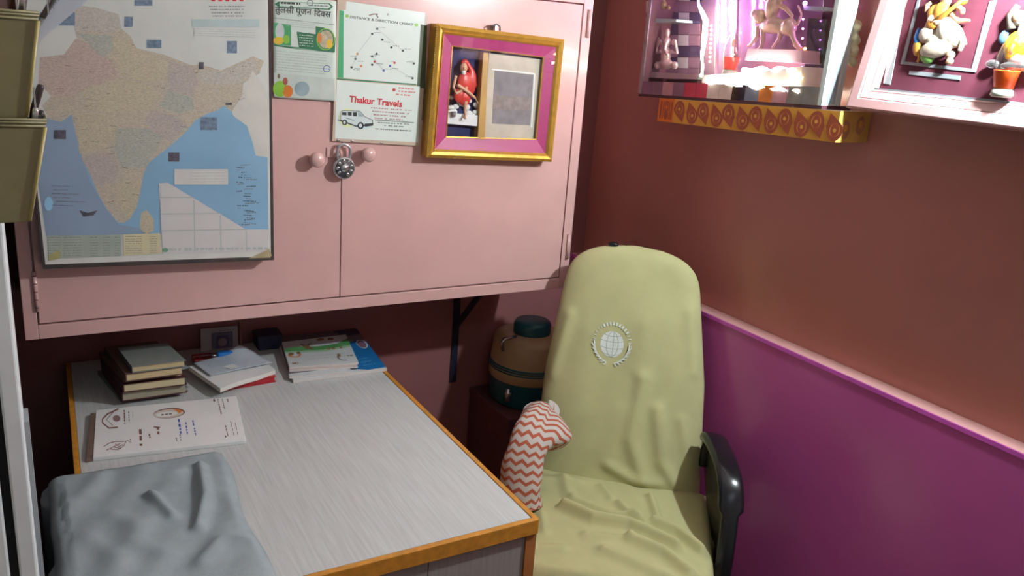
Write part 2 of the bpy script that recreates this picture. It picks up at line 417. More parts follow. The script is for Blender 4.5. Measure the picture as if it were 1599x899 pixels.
P.poly([(310, 112), (345, 112), (395, 92), (404, 112), (376, 128), (345, 132), (312, 128)], LGRY)
P.poly([(118, 178), (180, 178), (182, 215), (150, 235), (124, 240)], LYEL)
P.poly([(182, 200), (225, 200), (262, 205), (240, 240), (226, 262), (190, 262), (178, 235)], LGRN)
P.poly([(235, 172), (270, 180), (292, 196), (268, 222), (240, 205), (226, 190)], LMAU)
P.poly([(126, 246), (150, 238), (178, 240), (186, 270), (178, 285), (150, 290)], LMAU)
P.poly([(186, 285), (220, 282), (214, 322), (196, 345), (188, 320)], LYEL)
P.poly([(220, 332), (229, 328), (240, 342), (240, 360), (228, 366), (218, 356)], LYEL)
P.poly([(394, 110), (410, 130), (418, 150), (418, 243), (400, 243), (396, 222), (386, 197), (366, 182), (363, 172), (378, 150)], M('map pale country', (206, 206, 198), rough=.5, var=.05))
# little inset pictures, boxes and tables
PIC = M('map inset photo', (110, 130, 150), rough=.5, var=.35, scale=140); PIC2 = M('map inset photo dark', (86, 84, 94), rough=.5, var=.4, scale=160)
for (a, b, c, d, mt) in ((87, 19, 117, 40, PIC), (210, 0, 238, 9, PIC), (194, 26, 207, 42, PIC), (229, 62, 252, 75, PIC), (354, 64, 370, 83, PIC), (313, 183, 339, 203, PIC), (84, 203, 103, 217, PIC2), (310, 97, 318, 108, PIC2), (263, 238, 280, 252, PIC2), (352, 160, 362, 164, PIC2)): P.rect(a, b, c, d, mt)
P.poly([(124, 328), (137, 332), (152, 328), (146, 336), (130, 338)], PIC2)
P.ell(76, 318, 7, 11, M('map light blue islet', (150, 200, 230), rough=.4))
P.rect(300, 30, 405, 42, M('map legend strip', (176, 196, 196), rough=.5)); P.rect(303, 44, 404, 56, MAPBASE)
for k in range(4): P.dashes(326+2*k, 10+5*k, 1, .0, 56-3*k, 1.6, GREYINK, seed=k)
for k in range(5): P.rect(330+11*k, -4, 336+11*k, 2, RED)
for k in range(4): P.dashes(304, 45+3.4*k, 1, .03, 95, 1.0, PALEINK, seed=10+k)
for k in range(26):
    P.dashes(368+random.uniform(0, 20), 258+k*3.7, 1, random.uniform(-.1, .15), random.uniform(6, 22), 1.3, INK if k % 2 else GREYINK, seed=30+k)
for k in range(6): P.dashes(80+random.uniform(0, 20), 290+k*6, 1, .03, random.uniform(20, 50), 1.2, GREYINK, seed=60+k)
rn = random.Random(4)
for k in range(170):       # place names sprinkled over the land
    x = rn.uniform(75, 400); y = rn.uniform(15, 335)
    inside = False; j = len(india)-1
    for i in range(len(india)):
        (xi, yi), (xj, yj) = india[i], india[j]
        if (yi > y) != (yj > y) and x < (xj-xi)*(y-yi)/(yj-yi)+xi: inside = not inside
        j = i
    if inside: P.dashes(x, y, 1, rn.uniform(-.3, .3), rn.uniform(4, 12), 1.1, rn.choice([GREYINK, PALEINK, BROWNINK]), seed=100+k)
P.rect(272, 264, 356, 288, M('map caption box', (206, 206, 202), rough=.5))
for k in range(4): P.dashes(296, 270+4.6*k, 1, -.01, 56, 1.0, PALEINK, seed=200+k)
P.poly([(74, 368), (190, 366), (190, 399), (76, 404)], M('map green table', (164, 176, 164), rough=.5, var=.08))
P.poly([(192, 366), (250, 364), (252, 396), (193, 399)], M('map yellow table', (206, 200, 164), rough=.5, var=.05))
for k in range(8):
    for (x0, ln) in ((74, 20), (98, 28), (140, 12), (160, 10), (178, 8)): P.dashes(x0+1, 370.5+k*4.1, 1, -.02, ln, 1.1, GREYINK, seed=220+k*7+x0)
    P.dashes(196, 369.5+k*3.6, 1, -.02, 26, 1.0, GREYINK, seed=300+k); P.dashes(234, 369+k*3.6, 1, -.02, 11, 1.0, GREYINK, seed=320+k)
P.poly([(248, 286), (262, 285), (384, 358), (419, 358), (419, 392), (254, 396)], M('map mileage chart', (206, 204, 204), rough=.5, var=.03))
for k in range(3): P.line([(250, 308+26*k), (302+42*k, 308+25*k)], 1.6, PALEINK)
for (x, y) in ((303, 312), (344, 336), (384, 360)): P.line([(x, y), (x+1, 392)], 1.8, PALEINK)
for k in range(9): P.dashes(250.5, 290+k*11, .05, 1, 8, 1.4, PALEINK, seed=340+k)
P.dashes(262, 389, 1, -.01, 156, 4, PALEINK, seed=360)
P.ell(258, 390, 4.5, 3.5, M('map green stamp', (110, 160, 130)))
P.poly([(388, 403), (404, 396), (420, 388), (424, 398), (422, 402)], M('torn map corner', (176, 162, 126), rough=.8, var=.2))
P.poly([(76, 398), (92, 390), (95, 403), (76, 407)], M('stained map corner', (168, 164, 110), rough=.8, var=.2))
P.build('print', mp_)

# --- green and white leaflet in a clear film
def sheet(name, label, cat, quad, Y, mat, th=0.0012, grp=None):
    pts = [PY(x, y, Y) for x, y in quad]
    t = thing(name, label, cat, (pts[3].x, Y, pts[3].z), grp)
    return t, pts
YL = YC-.006
lf, pts = sheet('leaflet', 'narrow green and white Hindi leaflet in clear film pinned beside the map', 'leaflet', [(426, -12), (525, 2), (524, 158), (427, 152)], YL, PAPER)
def curl(a, b):         # the film bellies out a little so it catches the lamp
    top = pts[0].lerp(pts[1], a); bot = pts[3].lerp(pts[2], a); q = top.lerp(bot, b)
    return q + Vector((0, -.0010*math.sin(math.pi*a)*math.sin(math.pi*b), 0))
MB().grid(curl, 16, 20, GLOSSPAPER).build('paper', lf, solid=0.0008)
def lmap(x, y, o):
    a = (x-426)/99.0; b = (y+12-(a*14))/(164-a*8.0)
    return curl(a, b) + Vector((0, -o-.0013, 0))
P = Print(lmap)
P.poly([(428, 6), (434, 2), (514, 5), (520, 10), (514, 15), (434, 10)], DGREEN); P.poly([(436, 3), (512, 6), (516, 10), (511, 13), (436, 9)], GLOSSPAPER)
P.dashes(438, 4, 1, .05, 30, 3, INK, 1); P.dashes(484, 8, 1, .05, 28, 2, GREYINK, 2); P.ring(483, 4, 5, 5, 1.5, GREYINK)
P.text('तुलसी पूजन ', 429, 18, 1, .08, 13, INK, width=56, bold=.015); P.text('िदवस', 489, 24, 1, .08, 13, INK, width=27, bold=.015)
P.line([(427, 27), (522, 38)], .8, GREYINK)
for k in range(4): P.dashes(446, 30+3*k, 1, .09, 46, 1, PALEINK, 10+k)
P.poly([(427, 34), (453, 38), (453, 70), (427, 68)], GREEN); P.ell(436, 48, 7, 13, M('leaf figure white', (206, 208, 214), var=.15)); P.ell(434, 62, 8, 6, YEL); P.ell(446, 60, 5, 7, LIME)
P.poly([(427, 68), (460, 72), (523, 78), (523, 81), (460, 75), (427, 70)], DGREEN)
P.poly([(462, 48), (492, 52), (492, 76), (466, 73)], DGREEN)
for k in range(5): P.dashes(466, 53+4*k, 1, .09, 22, 1.4, GLOSSPAPER, 20+k)
P.poly([(492, 40), (505, 42), (518, 48), (524, 58), (523, 80), (492, 76)], DGREEN)
P.ring(508, 60, 15, 17, 1.5, LIME); P.ell(508, 60, 12, 14, M('leaflet photo', (190, 176, 150), var=.3, scale=90)); P.ell(514, 67, 5, 7, YEL); P.ell(498, 58, 4, 8, ORANGE)
for k in range(8): P.dashes(429, 78+4.2*k, 1, .09, 80, 1.1, PALEINK, 30+k)
P.ring(510, 106, 6, 5.5, .9, BLUEINK); P.dashes(505, 106, 1, .05, 10, 1.4, BLUEINK, 41)
P.poly([(427, 112), (523, 122), (523, 156), (427, 150)], M('leaflet pale picture', (206, 214, 210), var=.06))
P.ell(436, 138, 11, 13, LIME); P.ell(448, 142, 8, 10, ORANGE); P.ell(444, 126, 4, 6, M('leaflet figure red', (170, 90, 80))); P.ell(470, 138, 12, 12, M('leaflet figure grey', (150, 170, 180), var=.2)); P.ell(434, 118, 2, 4, BROWNINK)
P.build('print', lf)
MB().grid(lambda a, b: curl(a, b)+Vector((0, -.0042-.003*math.sin(math.pi*a)*math.sin(math.pi*b)+.0012*math.sin(9*a+5*b), 0)), 12, 16, tape_mat('clear film')).build('clear_film', lf)

# --- white chart sheet with red heading and a van
ct, pts2 = sheet('chart_sheet', 'white laminated chart with red travel heading and drawn van, between leaflet and gold frame', 'poster', [(527, -2), (668, 22), (656, 228), (519, 220)], YL, PAPER)
pA = [PY(x, y, YL) for x, y in ((533, 0), (664, 20), (653, 222), (523, 216))]
MB().prism(pts2, (0, .002, 0), M('laminate margin', (196, 178, 160), rough=0.25, var=.03)).build('sheet', ct)
P = Print(on_y(YL))
P.poly([(541, 2), (664, 20), (657, 132), (528, 121), (530, 16), (540, 16)], GLOSSPAPER)
P.poly([(530, 16), (537, 17), (536, 122), (527, 121)], GREEN)
P.poly([(657, 38), (667, 40), (664, 138), (651, 137)], M('olive strip', (72, 82, 56)))
P.poly([(663, 138), (664.5, 138), (660, 188), (658, 188)], M('olive strip', (72, 82, 56)))
P.poly([(526, 122), (650, 131), (649.5, 133), (526, 124)], DGREEN)
P.poly([(526, 125), (656, 135), (653, 222), (523, 216)], GLOSSPAPER)
P.ell(542, 25, 3, 2.5, LIME); P.ell(650, 39, 3, 2.5, LIME)
P.text('DISTANCE & DIRECTION CHART', 546, 28, 104, 13, 5.2, INK, width=100, bold=.02)
P.line([(576, 24), (583, 22), (590, 22)], 1.6, BROWNINK); P.line([(588, 23), (590, 28)], 1.6, INK); P.line([(606, 21), (605, 24)], 1.5, GREYINK)
for (x, y, mt) in ((589, 45, INK), (581, 53, INK), (597, 62, INK), (611, 74, INK), (629, 79, INK), (558, 84, ORANGE), (555, 92, INK), (549, 105, INK), (564, 103, ORANGE), (588, 84, INK), (581, 88, INK), (585, 96, RED), (581, 101, INK), (616, 98, RED), (609, 103, BLUEINK), (599, 110, BLUEINK), (646, 99, INK), (644, 122, INK)):
    P.ell(x, y, 1.9, 1.9, mt, n=10); P.dashes(x+2.5 if x % 2 else x-11, y-2.6 if x % 3 else y+3.4, 1, .06, 10, 1.1, GREYINK, int(x*7+y))
for (a, b) in (((581, 53), (558, 84)), ((558, 84), (549, 105)), ((589, 45), (629, 79)), ((581, 88), (599, 110)), ((609, 103), (644, 122))): P.line([a, b], .5, PALEINK)
P.text('Thakur Travels', 545, 159, 83, 8, 14, RED, width=83, bold=.03)
P.ell(615, 140, 2.6, 2.6, RED)
for k in range(3): P.dashes(622-4*(k == 2), 137+5*k, 1, .09, 26, 2.2, M('pink print', (214, 120, 124), var=0), 50+k)
for k in range(4): P.dashes(579+2*k, 168+5.4*k, 1, .07, 64-6*k, 2.0, M('pale pink print', (176, 132, 136), var=0), 60+k)
P.line([(586, 187), (646, 191.5)], .9, INK)
for k in range(3): P.dashes(590-4*(k == 2)+10*(k == 1), 191+5*k, 1, .06, 48+8*(k == 2)-18*(k == 1), 1.8, GREYINK, 70+k)
P.ell(543, 184, 14, 15, M('faint yellow wash', (220, 230, 176), var=.05)); P.ell(566, 192, 16, 9, M('faint blue wash', (196, 218, 226), var=.05))
vb = M('van body', (204, 216, 216), var=.03); P.poly([(532, 174), (536, 172), (562, 173), (570, 182), (582, 187), (582, 196), (556, 198), (531, 189)], INK)
P.poly([(532.6, 174.6), (536.3, 172.8), (561.6, 173.8), (569.4, 182.6), (581, 187.6), (581, 193), (556, 196), (532, 187)], vb)
for (a, b, c, d) in ((534, 175, 541, 180), (543, 174.6, 549, 180.6), (551, 175, 557, 181.5)): P.poly([(a, b), (c, b+.3), (c, d), (a, d-.5)], INK)
P.poly([(559, 175.2), (561.5, 175.3), (568, 182), (559.5, 182)], M('van window', (150, 170, 176), var=0)); P.line([(540, 184), (553, 188)], .8, INK)
for (x, y, rr) in ((538, 191, 4.6), (563, 196, 5.6)): P.ell(x, y, rr*.9, rr, INK); P.ell(x-.3, y, rr*.45, rr*.55, vb)
P.poly([(569, 193), (583, 192), (582, 196), (570, 198)], INK); P.line([(527, 187), (533, 189)], 1, INK)
P.build('print', ct)
for (x, y) in ((528, 219), (550, 220), (596, 223)): MB().ell(PY(x, y, YL-.001), (.004, .0012, .0025), SILVER, n=8).build('staple', ct)

# ================================================================== gold framed shadow box
YG = YC-.045      # front plane
gq = [(684, 37), (883, 62), (863, 253), (668, 246)]
go = [PY(x, y, YG) for x, y in gq]
gf = thing('shadow_box', 'square gold framed glass box with red robed figurine on the right cupboard door', 'frame', (go[3].x, YC, go[3].z))
def ringmesh(mb, outer, inner, dvec_o, dvec_i, depth, mat):     # four mitred rails; outer/inner offset vectors set the slope
    n = 4
    for i in range(n):
        j = (i+1) % n
        a, b, c, d = outer[i]+dvec_o, outer[j]+dvec_o, inner[j]+dvec_i, inner[i]+dvec_i
        mb.hexa([a, b, c, d, outer[i]+depth, outer[j]+depth, inner[j]+depth, inner[i]+depth], mat)
def inset(q, s):
    c = sum(q, Vector())/4
    u = (q[1]-q[0]).normalized(); v = (q[3]-q[0]).normalized()
    return [q[0]+u*s+v*s, q[1]-u*s+v*s, q[2]-u*s-v*s, q[3]+u*s-v*s]
Yv = Vector((0, 1, 0)); Z0 = Vector((0, 0, 0))
mb = MB(); i1 = inset(go, .008); i2 = inset(go, .017); i3 = inset(go, .022)
ringmesh(mb, go, i1, Yv*.006, Z0, Yv*.0445, GOLD); ringmesh(mb, i1, i2, Z0, Yv*.004, Yv*.0445, GOLD); ringmesh(mb, i2, i3, Yv*.001, Yv*.007, Yv*.0445, GOLD)
for i in range(4):           # beading along the outer edge
    a, b = go[i], go[(i+1) % 4]; N = 60
    for k in range(N): mb.ell(a.lerp(b, (k+.5)/N)+Yv*.0065, .0016, GOLD, n=6)
mb.build('moulding', gf)
MAT = M('magenta mat board', (176, 62, 118), rough=0.45, var=.04)
win = [PY(x, y, YG+.008) for x, y in ((708, 71), (852, 89), (840, 219), (698, 215))]
mb = MB(); ringmesh(mb, i3, win, Yv*.008, Yv*.008, Yv*.011, MAT)
mb.build('mat_board', gf)
mb = MB(); w2 = inset(win, .0025); ringmesh(mb, win, w2, Yv*.0065, Yv*.0075, Yv*.011, GOLD); mb.build('inner_fillet', gf)
YBk = YC-.002
bk = [PY(x, y, YBk) for x, y in ((690, 40), (880, 60), (868, 240), (676, 236))]
NAVY = M('navy velvet', (48, 52, 96), rough=0.9, var=.1)
mb = MB(); mb.prism([p for p in inset(go, .012)], (0, .003, 0), NAVY)
for p in range(len(mb.v)): mb.v[p] = Vector((mb.v[p].x, mb.v[p].y+.040, mb.v[p].z))
mb.build('backing', gf)
dv = [PY(x, y, YG+.015) for x, y in ((755, 82), (763, 83), (757, 218), (746, 217))]
MB().prism(dv, (0, .024, 0), M('gold divider', (190, 150, 84), rough=.4, var=.1)).build('divider', gf)
pq = [PY(x, y, YG+.026) for x, y in ((764, 83), (846, 93), (836, 219), (755, 216))]
pm = MB().prism(pq, (0, .012, 0), M('parchment', (196, 186, 170), rough=.7, var=.08, scale=30)).build('parchment', gf)
P = Print(on_y(YG+.026)); P.poly([(772, 110), (833, 117), (828, 196), (768, 193)], M('grey print', (132, 126, 130), rough=.7, var=.15, scale=40)); P.poly([(772, 148), (830, 153), (829, 172), (770, 170)], M('grey brown print', (142, 130, 126), rough=.7, var=.2, scale=60))
P.line([(768, 108), (835, 115)], 2, PAPER); P.line([(835, 115), (830, 199)], 2, PAPER); P.build('print', pm)
# figurine
YFg = YG+.024
def G(x, y, dy=0.0): return PY(x, y, YFg+dy)
k_ = .00158
mb = MB().prism([G(699, 176, -.004), G(746, 180, -.004), G(745, 197, -.004), G(698, 193, -.004)], (0, .018, 0), PAPER)
rn = random.Random(3)
for i in range(22): mb.ell(G(702+rn.uniform(0, 42), 152+rn.uniform(0, 26), rn.uniform(.004, .012)), (rn.uniform(4, 7)*k_, .005, rn.uniform(3, 5)*k_), PAPER, n=10)
mb.build('figurine_base', gf)
mb = MB(); REDC = M('red figurine robe', (206, 62, 54), rough=.35, var=.12)
mb.ell(G(725, 130), (13*k_, .010, 19*k_), REDC); mb.ell(G(725, 152, -.003), (12*k_, .010, 14*k_), REDC); mb.ell(G(736, 128, .002), (9*k_, .008, 22*k_), REDC); mb.ell(G(716, 148, -.003), (9*k_, .008, 12*k_), REDC)
mb.ell(G(726, 97, .004), (7*k_, .006, 5*k_), REDC); mb.tube([G(727, 96, .006), G(735, 110, .006), G(740, 135, .006)], [.007, .009, .009], REDC)
mb.build('figurine_robe', gf, remesh=.0015)
mb = MB(); mb.ell(G(724, 106, -.003), (6.5*k_, .008, 8.5*k_), SKIN); mb.ell(G(725, 107, -.012), (.0016, .0018, .003), SKIN, n=8)
mb.tube([G(712, 118), G(708, 136, -.006), G(712, 146, -.010), G(730, 136, -.010)], [.0042, .0042, .004, .0036], SKIN)
mb.tube([G(714, 132, -.012), G(730, 143, -.014), G(742, 153, -.014)], [.005, .0045, .0035], SKIN)
for i in range(4): mb.tube([G(741+i*.9, 151+i*1.5, -.014), G(745+i*.7, 159+i, -.015)], .0013, SKIN, n=6)
mb.tube([G(727, 158, -.008), G(726, 172, -.008), G(727, 182, -.012)], [.006, .004, .0035], SKIN); mb.ell(G(726, 184, -.016), (.0045, .007, .003), SKIN)
mb.build('figurine_body', gf, remesh=.0012)
MB().ell(G(724, 113, -.006), (.0062, .005, .0065), PAPER, n=14).build('figurine_beard', gf)
MB().lathe([(.006, 0), (.0075, .012), (.0065, .0125)], G(708, 182, -.008), GREYINK, n=14).build('small_pot', gf)
gl = [p+Yv*.0062 for p in i3]; MB().add(gl, [(0, 1, 2, 3)], glass_mat('picture glass', (255, 255, 255), .06)).build('glass', gf)
hk = PY(775, 44, YG+.02)
mb = MB(); mb.tube([hk+Vector((-.011+.011*0, 0, -.006)), hk+Vector((-.010, 0, .005)), hk+Vector((0, 0, .010)), hk+Vector((.010, 0, .005)), hk+Vector((.011, 0, -.006))], .0022, DK); mb.box(hk+Vector((-.003, 0, -.006)), hk+Vector((.003, .024, .008)), SILVER); mb.build('hanger', gf)

# ================================================================== desk
ZD = 0.75
LAM = M('grey wood grain laminate', (190, 194, 194), rough=0.38, var=0.10, scale=6, stretch=(30, 1.2, 30), spec=.4)
LAMF = M('grey brown laminate front', (150, 142, 138), rough=0.45, var=0.10, scale=6, stretch=(30, 30, 1.5))
TEAK = M('orange teak lipping', (196, 134, 48), rough=0.4, var=0.18, scale=20, stretch=(3, 3, 3))
TEAKF = M('brown teak lipping', (168, 108, 58), rough=0.45, var=0.18, scale=20)
desk = thing('desk', 'grey laminate office desk edged in orange wood below the pink cupboard', 'desk', (.43, 1.75, 0))
xl_f, xl_b, xr, yf, yb = 0.030, 0.062, 0.828, 1.205, 2.345
e = .0125
MB().prism([(xl_f+e, yf+e, ZD-.025), (xr-e, yf+e, ZD-.025), (xr-e, yb, ZD-.025), (xl_b+e, yb, ZD-.025)], (0, 0, .0245), LAM).build('desktop', desk)
MB().prism([(xr-e+.0012, yf, ZD-.03), (xr, yf, ZD-.03), (xr, yb, ZD-.03), (xr-e+.0012, yb, ZD-.03)], (0, 0, .031), TEAK).build('edge_strip', desk, bevel=.0015)
MB().prism([(xl_f, yf, ZD-.03), (xl_f+e-.001, yf, ZD-.03), (xl_b+e-.001, yb, ZD-.03), (xl_b, yb, ZD-.03)], (0, 0, .031), TEAK).build('edge_strip', desk, bevel=.0015)
MB().prism([(xl_f+e, yf-.001, ZD-.032), (xr-.001, yf-.001, ZD-.032), (xr-e, yf+e-.001, ZD-.032), (xl_f+e, yf+e-.001, ZD-.032)], (0, 0, .0325), TEAK).build('edge_strip', desk, bevel=.0015)
for (a, b, a2, b2) in ((xl_f+.002, xl_f+.024, xl_b+.002, xl_b+.024), (xr-.024, xr-.001, xr-.024, xr-.001)):
    MB().prism([(a, yf+.004, 0), (b, yf+.004, 0), (b2, yb, 0), (a2, yb, 0)], (0, 0, ZD-.032), TEAKF).build('side_panel', desk)
sp = PY(672, 880, yf).x
for (a, b) in ((xl_f+.025, sp-.0012), (sp+.0012, xr-.025)):
    d = MB().box((a, yf+.008, .08), (b, yf+.026, ZD-.0335), LAMF).build('door', desk)
MB().box((xl_f+.024, yf+.03, .04), (xr-.024, yf+.05, .08), TEAKF).build('plinth', desk)

# --- white folder with a brown spine
fq = [PZ(x, y, ZD+.009) for x, y in ((150, 640), (369, 618), (384, 687), (145, 714))]
fo = thing('folder', 'white printed card folder with a brown spine lying flat on the desk', 'folder', (fq[3].x, fq[3].y, ZD))
MB().prism([p-Vector((0, 0, .009)) for p in fq], (0, 0, .009), PAPER).build('cover', fo, bevel=.001)
u = (fq[0]-fq[3]).normalized(); s_ = Vector((-.012, 0, 0))
MB().prism([fq[0]+s_-Vector((0, .0125, .009)), fq[0]-Vector((.0008, .0125, .009)), fq[3]-Vector((.0008, 0, .009)), fq[3]+s_-Vector((0, 0, .009))], (0, 0, .008), M('brown spine tape', (112, 92, 82), rough=.6)).build('spine', fo)
P = Print(on_z(ZD+.009))
for k, (rx, ry) in enumerate(((16, 14), (13, 11))): pass
P.line([(185, 638), (168, 646), (160, 654), (160, 660), (170, 668), (184, 667)], 2.4, BROWNINK); P.line([(178, 642), (166, 655), (176, 664)], 1.2, BROWNINK)
P.ell(182, 653, 6, 5, M('folder crest', (150, 120, 120), var=.3, scale=300)); P.dashes(194, 640, .04, 1, 22, 2.6, BROWNINK, 1); P.dashes(201, 642, .04, 1, 18, 1.6, GREYINK, 2); P.dashes(207, 643, .04, 1, 10, 1.2, PALEINK, 3)
for (pts_) in ([(162, 697), (170, 692), (180, 689), (194, 689)], [(166, 703), (176, 698), (188, 692)], [(172, 701), (184, 702), (194, 695), (197, 688)], [(178, 698), (190, 700)], [(198, 687), (205, 691), (203, 685)], [(180, 693), (186, 697), (192, 694)]): P.line(pts_, 1.2, BROWNINK)
P.ell(264, 645, 25, 8, BROWNINK, rot=-.09); P.ell(263, 645.6, 23.5, 6.8, M('folder seal', (206, 196, 184)), rot=-.09); P.poly([(268, 638), (282, 639.5), (285, 642), (280, 645), (274, 640.5)], ORANGE); P.ell(260, 646.5, 17, 4, PAPER, rot=-.09); P.dashes(252, 647.5, 1, -.1, 17, 2.2, BROWNINK, 5)
P.dashes(219, 670, .05, 1, 26, 4.4, BROWNINK, 6); P.dashes(233, 677, .2, 1, 7, 3.2, BROWNINK, 7); P.line([(240, 666.5), (250, 667.5)], 2, BROWNINK); P.dashes(246, 667, .15, 1, 11, 3.6, BROWNINK, 8)
P.dashes(279, 654, .15, 1, 24, 3.4, BLUEINK, 9); P.dashes(290, 659, .15, 1, 20, 2.2, BLUEINK, 10); P.dashes(301, 656, .2, 1, 24, 2.4, BLUEINK, 11); P.dashes(275, 683, .2, 1, 7, 2, GREYINK, 12); P.dashes(281, 678, .15, 1, 10, 2, GREYINK, 13)
for (x, y, l_, wd) in ((334, 623, 4, 3), (340, 623, 24, 1.8), (347, 623, 16, 1.4), (355, 623, 5, 2.4), (352, 664, 17, 1.8), (360, 658, 22, 1.6), (367, 660, 20, 1.2), (352, 680, 3, 2.6)): P.dashes(x, y, .25, 1, l_, wd, BROWNINK, int(x))
P.build('print', fo)

# --- grey cloth over the front left of the desk
CLOTH = M('grey cotton cloth', (154, 166, 171), rough=0.95, var=0.06, scale=30, bump=0.35, bscale=700, spec=.1)
ridg = [([(.27, 1.63), (.255, 1.50), (.225, 1.40)], .011, .016), ([(.165, 1.55), (.19, 1.46)], .010, .014), ([(.13, 1.66), (.22, 1.62)], .02, .006), ([(.28, 1.33), (.33, 1.30)], .016, .008), ([(.06, 1.60), (.12, 1.72)], .02, .007), ([(.12, 1.40), (.16, 1.34)], .02, .007), ([(.21, 1.30), (.25, 1.34)], .015, .008), ([(.10, 1.5), (.13, 1.44)], .018, .006), ([(.05, 1.45), (.09, 1.36), (.08, 1.28)], .02, .006), ([(.29, 1.5), (.32, 1.42)], .02, .005)]
def cloth(a, b):
    yb_ = 1.715 - .03*a + .006*math.sin(7*a)
    y = yb_ + (1.19-yb_)*b
    xr_ = .312 + .012*(1-b) + .006*math.sin(9*b)
    L = .62; sx = xr_ - (1-a)*L                  # arc coordinate from right hem to the left hanging hem
    edge = .022
    if sx > edge: x = sx; z = ZD+.0135
    else:
        t = (edge-sx); R_ = .026
        if t < R_*math.pi/2: an = t/R_; x = edge - R_*math.sin(an); z = ZD+.0135 - R_*(1-math.cos(an))
        else: x = edge-R_ - .008*math.sin(11*b+1)-.006*math.sin(23*b); z = ZD+.0135-R_-(t-R_*math.pi/2)
    h = 0
    for pl_, s, am in ridg: h += am*gauss(seg_d(x, y, pl_), s)
    h += .0035*math.sin(31*x+9*y)*math.sin(17*y-8*x) + .0015*math.sin(70*x-40*y)
    if sx > edge:
        ed = min(1, (xr_-sx)/.02, b*25, 1)
        z += max(0, h+.004)*max(.15, ed) - .0085*(1-min(1, (xr_-sx)/.015))
    else: x -= max(0, h)*.6; 
    return Vector((x, y, z))
tag(MB().grid(cloth, 110, 90, CLOTH).build('cloth', solid=.003, loc=(.1, 1.45, ZD)), 'crumpled grey cloth spread over the front left corner of the desk', 'cloth')

# --- stack of old account books at the back left
def book(corners, z0, h, cover, pages, label, group, hard=.0016, name='book', open_side=None):
    """corners: front-left, front-right, back-right, back-left in plan; spine on the left"""
    fl, fr, br_, bl_ = [Vector((p[0], p[1], z0)) for p in corners]
    o = thing(name, label, 'book', (fl.x, fl.y, z0), group)
    up = Vector((0, 0, 1))
    ex = (fr-fl).normalized()*.003; ey = (bl_-fl).normalized()*.003
    mb = MB().prism([fl, fr, br_, bl_], up*hard, cover); mb.prism([p+up*(h-hard) for p in (fl, fr, br_, bl_)], up*hard, cover)
    mb.prism([fl+up*hard, fl+up*hard+ex*.8, bl_+up*hard+ex*.8, bl_+up*hard], up*(h-2*hard), cover)
    mb.build('cover', o)
    MB().prism([fl+ex*.8+ey+up*hard, fr-ex+ey+up*hard, br_-ex-ey+up*hard, bl_+ex*.8-ey+up*hard], up*(h-2*hard), pages).build('pages', o)
    return o
PG = M('yellowed pages', (196, 178, 138), rough=.8, var=.16, scale=10, stretch=(4, 4, 220)); PG2 = M('cream pages', (208, 196, 158), rough=.8, var=.10, scale=10, stretch=(4, 4, 220)); PG3 = M('grey pages', (164, 158, 138), rough=.8, var=.12, scale=10, stretch=(4, 4, 220))
GREYCOV = M('slate grey book cover', (120, 128, 124), rough=.7, var=.08); MAROON = M('maroon cloth cover', (76, 34, 40), rough=.75, var=.12); BROWNCOV = M('brown book cover', (96, 70, 60), rough=.75, var=.12); BUFFCOV = M('buff book cover', (170, 146, 104), rough=.75, var=.1)
spec = [ # (z0 offset, height, front-left px at top of book, front-right px, cover, pages, label)
 (.0, .007, (189, 622), (294, 606), GREYCOV, PG3, 'thin grey edged book at the very bottom of the old book stack'),
 (.007, .015, (190, 614), (292, 600), MAROON, PG3, 'thick maroon book with grey pages, second from the bottom of the stack'),
 (.022, .013, (192, 602), (291, 590), MAROON, PG2, 'maroon book with cream pages in the lower middle of the stack'),
 (.035, .007, (192, 592), (285, 582), BROWNCOV, PG, 'thin brown covered book under the two upper ledgers of the stack'),
 (.042, .012, (196, 586), (286, 574), BROWNCOV, PG, 'brown ledger with yellowed pages just under the topmost book'),
 (.054, .010, (206, 574), (290, 564), GREYCOV, PG, 'worn slate grey book on top of the old book stack')]
KB = 1.66
tfl, tbl = PZ(208, 566, ZD+.064*KB), PZ(184, 543, ZD+.064*KB)
for i, (dz, h, a, b, cv, pg, lb) in enumerate(spec):
    dz *= KB; h *= KB; zt = ZD+dz+h; fl = PZ(a[0], a[1]-2, zt); fr = PZ(b[0], b[1]-2, zt)
    dv_ = (tbl-fl.lerp(fl, 0)) if i == 5 else Vector((-.035+.004*((i*5) % 3), .19+.008*((i*7) % 3), 0))
    if i == 5: dv_ = Vector((tbl.x-fl.x, tbl.y-fl.y, 0))
    dv_ *= min(1, (2.335-max(fl.y, fr.y))/dv_.y)
    book([fl, fr, fr+dv_+Vector((-.006, 0, 0)), fl+dv_], ZD+dz, h-.0004, cv, pg, lb, 'old books stacked at the back of the desk')

# --- papers and red book in the middle
REDB = M('red book cover', (178, 40, 48), rough=.5, var=.06)
rb_fl, rb_fr = PZ(352, 610, ZD), PZ(431, 596, ZD)
ux = (rb_fr-rb_fl).normalized(); uy = Vector((-ux.y, ux.x, 0))
rfl = rb_fr-ux*.14
book([rfl, rb_fr, rb_fr+uy*.15, rfl+uy*.15], ZD, .016, REDB, REDB, 'small red covered book lying under the white notebook on the desk', None)
nb = thing('notebook', 'white paper notebook lying askew on the red book', 'notebook', (rfl.x, rfl.y, ZD+.017))
zt = ZD+.028
nq = [PZ(x, y, zt) for x, y in ((295, 572), (344, 606), (430, 577), (392, 545))]
nq = [Vector((p.x, p.y, 0)) for p in nq]
def nbk(z0, lift):
    def f(a, b):
        q = nq[0].lerp(nq[1], b).lerp(nq[3].lerp(nq[2], b), a)
        return Vector((q.x, q.y, z0 + lift*(1-a)*(1-a)*0 + .0015*math.sin(6*a)*b))
    return f
mb = MB(); f0 = nbk(ZD+.0165, 0); f1 = nbk(ZD+.028, 0)
